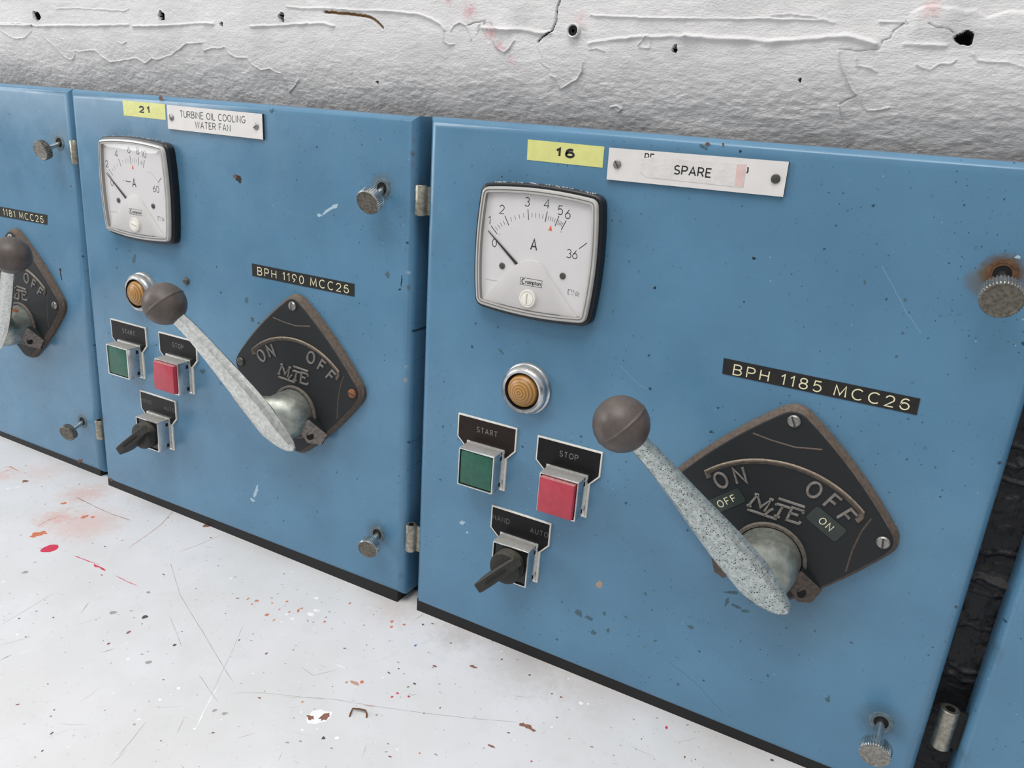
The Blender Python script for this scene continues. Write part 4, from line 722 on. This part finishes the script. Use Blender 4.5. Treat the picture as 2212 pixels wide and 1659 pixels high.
def selector(cab, c, label):
    h = housing(cab, 'selector_switch', c, label); x, z = c; b = MB(); s_ = 15.8
    b.prism([(x - s_, z - s_), (x + s_, z - s_), (x + s_, z + s_), (x - s_, z + s_)], -13, -17.4, 'insert', .4, seg=1); b.build('insert_plate', h, (x, -13, z), 'black square insert')
    k = MB(); k.lathe((x, -17, z), [(15.0, 0), (15.0, 9.5), (14.2, 11.2), (12.5, 11.8)], 'knobblack', 40)
    d = Vector((.70, 0, .71)); n_ = Vector((-d.z, 0, d.x)); o3 = Vector((x, 0, z)); secs = []
    for s_, ya, yb_, w_ in ((18.5, -27, -33.5, 4.4), (10, -27, -36, 4.8), (0, -27, -39.5, 5.0), (-10, -27, -43.5, 5.0), (-19.5, -30, -46.5, 4.8), (-22.5, -35, -46.5, 4.6)):
        q = o3 + d * s_; secs.append([q + n_ * u + Vector((0, v, 0)) for u, v in ((-w_, ya), (w_, ya), (w_, yb_ + 1), (w_ - 1, yb_), (-w_ + 1, yb_), (-w_, yb_ + 1))])
    k.loft(secs, 'knobblack'); e = [o3 + d * 8 + Vector((0, -37.6, 0)), o3 - d * 12 + Vector((0, -45.0, 0))]
    k.face(k.ring([e[0] + n_ * .9, e[0] - n_ * .9, e[1] - n_ * .9, e[1] + n_ * .9]), 'insert'); k.build('selector_handle', h, (x, -17, z), 'black winged selector handle')
    legend(h, c, [('HAND', -20, 30.6, 16.8, 0), ('AUTO', 18.2, 29.6, 17.2, 0)], 'tagblack', 'tagfaint', 'dark legend plate reading HAND and AUTO'); return h
def lamp(cab, c, label):
    b = MB(); b.lathe((c[0], 0, c[1]), [(22, 0), (22, 3.2), (21.2, 4.0), (20.6, 4.2), (20.6, 5.4), (20.9, 6.2), (20.6, 8.6), (19.4, 10.8), (17.6, 11.8), (15.8, 11.4), (14.9, 10.2), (14.9, 6)], ['chrome'] * 10 + ['hole'], 56, cap1=True)
    o = b.build('indicator_lamp', cab, (c[0], 0, c[1]), label); d = MB(); pr = []
    for i in range(13):
        a = math.pi / 2 * i / 12; pr.append((14.2 * math.cos(a) + .05, 7.5 + 9.5 * math.sin(a)))
    d.lathe((c[0], 0, c[1]), pr, 'lens', 48); d.build('lens', o, (c[0], -7.5, c[1]), 'amber domed lens with concentric rings'); return o
def thumbscrew(cab, hole, head, y, r, th, face, side, wash, label, shaft=3.1):
    b = MB(); Hd = Vector((head[0], head[1], head[2])); Ho = Vector((hole[0], y + 4, hole[1])); ax = (Hd - Ho).normalized(); n = 152
    wob = lambda q, i: (1 - .085 * (1 if (i // 2) % 2 else 0)) if 1 <= q <= 3 else 1
    b.lathe(Hd, [(shaft + 2, -th), (r * .94, -th), (r, -th + .8), (r, -.9), (r * .93, 0), (r * .86, .1), (r * .80, -.25), (2, -.25)], [side] * 5 + [face] * 3, n, tuple(ax), True, True, wob)
    o = b.build('thumbscrew', cab, (hole[0], y, hole[1]), label, smooth=25)
    s_ = MB(); l = (Hd - Ho).length; s_.lathe(Ho, [(shaft, -2), (shaft, l - th + .5)], 'nickel', 20, tuple(ax)); s_.build('shaft', o, tuple(Ho), 'bright metal shank')
    w_ = MB(); w_.lathe((hole[0], y, hole[1]), [(8.8, 0), (8.6, .45), (6.8, .6), (6.5, .35), (5.2, .35), (5.0, .1), (.5, .1)], [wash] * 5 + ['hole'], 32); w_.build('washer', o, (hole[0], y, hole[1]))
    return o
def hinge(cab, x, y, z0, z1, r, label=None, leaf='hinge'):
    b = MB(); b.lathe((x, y, z0), [(r * .86, 0), (r, .8), (r, z1 - z0 - .8), (r * .9, z1 - z0), (r * .5, z1 - z0), (r * .5, z1 - z0 - 6)], ['hinge'] * 5 + ['hole'], 28, (0, 0, 1), True, True)
    o = b.build('hinge', cab, (x, y, z0), label); l = MB(); l.box(x + r * .4, x + r + 8, y + r * .2, y + r * .2 + 2.2, z0 + 1, z1 - 1, leaf); l.build('hinge_leaf', o, (x + r, y + r, z0 + 5)); return o
def door(cab, quad, y, depth, paint, cid, stains=(), amount=1.):
    paint = blue_paint(paint, quad[0][0], stains, amount)
    MT['paint%d' % cid] = paint; k = 'paint%d' % cid
    b = MB(); b.prism(quad, y + depth, y, k, 9.0, seg=10)
    for i, (c_, col, x, z, rx_, rz_, a) in enumerate(DATA['db']):
        if c_ == cid: b.blot((x, z), max(.5, rx_), max(.5, rz_), a, y - .05 - .002 * (i % 9), col, i + 50, .35)
    for c_, pts in DATA['dscr']:
        if c_ == cid: b.stroke(densify(pts, 3, .6), .24, y - .05, 'dirt' if pts[0][1] < 200 else 'faint')
    return b.build('door_panel', cab, (quad[0][0], y, 0), smooth=40)
def plinth(cab, x0, x1, y, z0=-2.):
    b = MB(); b.box(x0, x1, y, 29, z0, 12, 'plinth'); b.build('plinth', cab, (x0, y, z0), 'recessed base strip, coloured black as the shadow gap under the door')

# ------------------------------------------------------------------ the four cabinets
TICK3 = dict(majors=(-46.2, -30.9, -9.3, 7.7, 18.2, 25.2), minors=[(a, False) for a in (-43.5, -40.5, -37.5, -34.2, -26.5, -22.3, -18, -13.7, -5.7, -2.2, 1.2, 4.5, 10, 12, 14, 16.1, 19.7, 21.1, 22.4, 23.8)],
    nums=[('1', -44.6, 60.8, 6.3), ('2', -31, 61.8, 6.6), ('3', -9.4, 62., 6.6), ('4', 6.2, 61.9, 6.6), ('5', 17.6, 60.9, 6.6), ('q', 24., 61.2, 6.6)], last=('3q', 49.4))
TICK2 = dict(majors=(-49.5, -45.2, -23.9, -4.8, 8.6, 17.6), minors=[(-40, False), (-35.5, True), (-30, False), (-18.5, False), (-13, True), (-9, False), (-1.2, False), (2.4, True), (5.6, False), (11.4, False), (13.6, True), (15.6, False)],
    nums=[('2', -43.2, 61.6, 6.6), ('4', -24.6, 62., 6.6), ('q', -5.2, 62.4, 6.6), ('8', 7.2, 62.4, 6.6), ('10', 15.6, 61.8, 6.6)], last=('q0', 46.5))

# --- cabinet with sticker 16
c16 = empty('control_cabinet', (226, 30, -2), 'blue cabinet with yellow 16 sticker, SPARE nameplate and large ammeter', 'cabinet')
door(c16, [(0, 467.6), (454, 467.4), (452.2, 3.), (3.4, 5.8)], 0, 29, 'blue_paint', 3, [(422, 402, 9, 15, '#5d4426', .8), (413, 396, 5, 13, '#66583a', .55), (423, 65, 8, 22, '#3a4f5c', .5), (0, 466, 0, 4, '#6b4a33', .6), (352, 135, 5, 55, '#4b6068', .35), (110, 300, 0, 60, '#456a85', .25)])
plinth(c16, 6, 450, 1.5)
ammeter(c16, (110.3, 371.4), extra=False, label='large white square ammeter with scale 0 to 6', mark=14.5, **TICK3)
sticker(c16, [(92.4, 456), (155.6, 455.5), (155.8, 440.6), (92.9, 440.9)], '16', 'yellow sticker printed 16')
nameplate(c16, [(160.3, 455.3), (287, 456.2), (287.2, 433.6), (160.8, 432.8)], [], [(167.8, 444.2), (280.4, 444.7)], ('screw', 'screwdark'), 'white nameplate covered by a SPARE sticker', [(185.3, 449.9), (193.4, 451.3), (260., 452.2), (260.1, 437.), (191, 437.2), (186, 440)])
tape(c16, [(265.5, 316.2), (395.7, 315.1), (396., 303.7), (266.3, 304.5)], 'BPH 1185 MCC26', 274, 390.3, 'black embossed label BPH 1185 MCC26', z=309.4)
lamp(c16, (109.6, 257.8), 'round chrome indicator lamp with amber lens')
push_button(c16, (74.7, 178.6), 'green', 'START', -.3, 20.5, -18.2, 'tagbrown', 'square chrome START button with green cap')
push_button(c16, (153.6, 177.4), 'red', 'STOP', -.3, 16.6, -23., 'tagblack', 'square chrome STOP button with red cap')
selector(c16, (114.6, 99.6), 'square chrome HAND AUTO selector switch')
rotary(c16, (322.4, 211.8), 0, (218.9, -74.5, 276.2), 'lever', (('screw', -65), ('screw', -85), ('screw', 30)), 'black diamond rotary switch with ball lever and two tape stickers', True)
thumbscrew(c16, (422.2, 402), (422.8, -33, 391), 0, 11.8, 10.5, 'knobface', 'screw', 'washerrust', 'grimy knurled thumbscrew in a rusty hole')
thumbscrew(c16, (423.2, 64.8), (422.2, -33, 59.8), 0, 10.8, 10, 'knobsteel', 'nickel', 'washer', 'bright knurled thumbscrew at the lower right')
hinge(c16, -6.0, 2.5, 386.6, 412, 5.2); hinge(c16, -4.6, 2.5, 62, 91, 5.2)

# --- cabinet with sticker 21
c21 = empty('control_cabinet', (-238, 30, -2), 'blue cabinet with yellow 21 sticker and TURBINE OIL COOLING WATER FAN nameplate', 'cabinet')
door(c21, [(-460.6, 467.2), (-12.6, 466.6), (-10.6, 7.5), (-467.2, 3.2)], 0, 29, 'blue_paint_aged', 2, [(-45, 406, 9, 15, '#5f6f78', .6), (-43, 69, 5, 20, '#35505f', .6), (-141, 120, 0, 60, '#4d6d80', .3), (-296, 290, 0, 30, '#4a6a80', .3), (-460, 90, 0, 12, '#4a5a5c', .4), (-14, 447, 0, 4, '#5d3c26', .9), (-14, 436, 0, 5, '#5d3c26', .9), (-14, 429, 0, 5, '#5d3c26', .8), (-15, 335, 0, 3.5, '#cdd0d0', .8), (-15, 322, 0, 4, '#5a4a3c', .8), (-15, 250, 0, 3, '#b7b6a8', .8), (-15, 237, 0, 3, '#a89c80', .8), (-12, 466, 0, 4, '#6b4a33', .7), (-13, 30, 0, 6, '#3f5560', .6)])
plinth(c21, -464, -18, 1.5)
ammeter(c21, (-353.6, 372.6), extra=True, label='white square ammeter with scale 0 to 10', mark=-2.2, **TICK2)
sticker(c21, [(-374.4, 459.8), (-311.3, 459.3), (-311.7, 444.5), (-373.9, 445)], '21', 'yellow sticker printed 21')
nameplate(c21, [(-306.1, 459.1), (-180.1, 458), (-179.8, 435.6), (-306.5, 436.6)], [('TURBINE OIL COOLING', (-244.9, 451.6), 5.8, 86.6), ('WATER FAN', (-244.4, 442.9), 5.8, 46.6)], [(-300.4, 447.6), (-187.7, 446.6)], ('screw', 'screw'), 'white engraved nameplate TURBINE OIL COOLING WATER FAN')
tape(c21, [(-201.5, 317.4), (-74.4, 317.1), (-74.3, 305.3), (-201.5, 305.2)], 'BPH 1190 MCC26', -194, -81, 'black embossed label BPH 1190 MCC26', z=311.1)
lamp(c21, (-364, 262), 'indicator lamp with amber lens half hidden behind the ball knob')
push_button(c21, (-394.6, 180.2), 'green', 'START', -.3, 20.5, -18.2, 'tagblack', 'square chrome START button with green cap')
push_button(c21, (-314.4, 179.8), 'red', 'STOP', -.3, 16.6, -23., 'tagblack', 'square chrome STOP button with red cap')
selector(c21, (-354, 102.4), 'square chrome HAND AUTO selector switch')
rotary(c21, (-141.2, 214.4), 0, (-238.4, -74.5, 283), 'leverfine', (('screw', 90), ('screwrust', -10), ('screwdark', 20)), 'black diamond rotary switch with plain face and ball lever', lugk='luggrey', lowleft=False)
thumbscrew(c21, (-45.2, 405.5), (-43.4, -22.5, 394.3), 0, 11.2, 10, 'knobface', 'nickel', 'washer', 'knurled thumbscrew at the upper right')
thumbscrew(c21, (-43.5, 68.8), (-38, -23, 63.8), 0, 10.4, 9.5, 'knobface', 'nickel', 'washer', 'knurled thumbscrew at the lower right')
screw_head('bolt', c21, (-296.3, 285), 3.8, 0, 'screwdark', 5, 2.6, 'small dark slotted bolt')
hinge(c21, -468.6, 6, 388.6, 413.5, 5.2); hinge(c21, -475.5, 6, 57, 82, 5.6)

# --- leftmost cabinet, only its right half is in the picture
c81 = empty('control_cabinet', (-705, 40, -2), 'blue cabinet at the far left with BPH 1181 MCC26 label and lever turned to OFF', 'cabinet')
door(c81, [(-932, 467.4), (-474.8, 467.4), (-487.6, 3.4), (-938, .6)], 10, 19.5, 'blue_paint_pale', 1, [(-501, 409, 8, 26, '#6a8496', .5), (-516, 69, 6, 20, '#55707f', .5), (-590, 120, 0, 60, '#4d6d80', .3)])
plinth(c81, -925, -493, 11.5, -2.)
tape(c81, [(-667, 323.2), (-538.9, 324.3), (-541.2, 312.6), (-667, 311.2)], 'BPH 1181 MCC26', -660, -547.5, 'black embossed label BPH 1181 MCC26', 10, 317.8)
rotary(c81, (-602.6, 218.6), 10, (-492.6, -64, 291.6), 'leverfine', (('screw', 40), ('screw', 80), ('screw', 30)), 'black diamond rotary switch with lever turned to OFF', lugk='luggrey', setscrew=True)
thumbscrew(c81, (-501.4, 408.8), (-499.6, -14.5, 399.6), 10, 10.6, 8, 'knobsteel', 'knobsteel', 'washer', 'thumbscrew leaning out at the upper right', 2.6)
thumbscrew(c81, (-516, 69), (-511, -16, 61.2), 10, 10.6, 8, 'knobface', 'knobsteel', 'washer', 'thumbscrew leaning out at the lower right', 2.6)

# --- cabinet at the right edge
cR = empty('control_cabinet', (700, 30, -2), 'plain blue cabinet edge at the far right beyond the black gap', 'cabinet')
door(cR, [(479.6, 467.4), (930, 467.4), (930, 3.), (475.6, 5.)], 0, 29, 'blue_paint_dark', 4, [(473, 150, 0, 14, '#3f4f48', .6), (473, 60, 0, 12, '#3f4f48', .6)])
plinth(cR, 482, 925, 1.5)
hinge(cR, 464.4, 12, 54, 88, 6.4, 'lower hinge barrel with open pin hole', 'plinth')
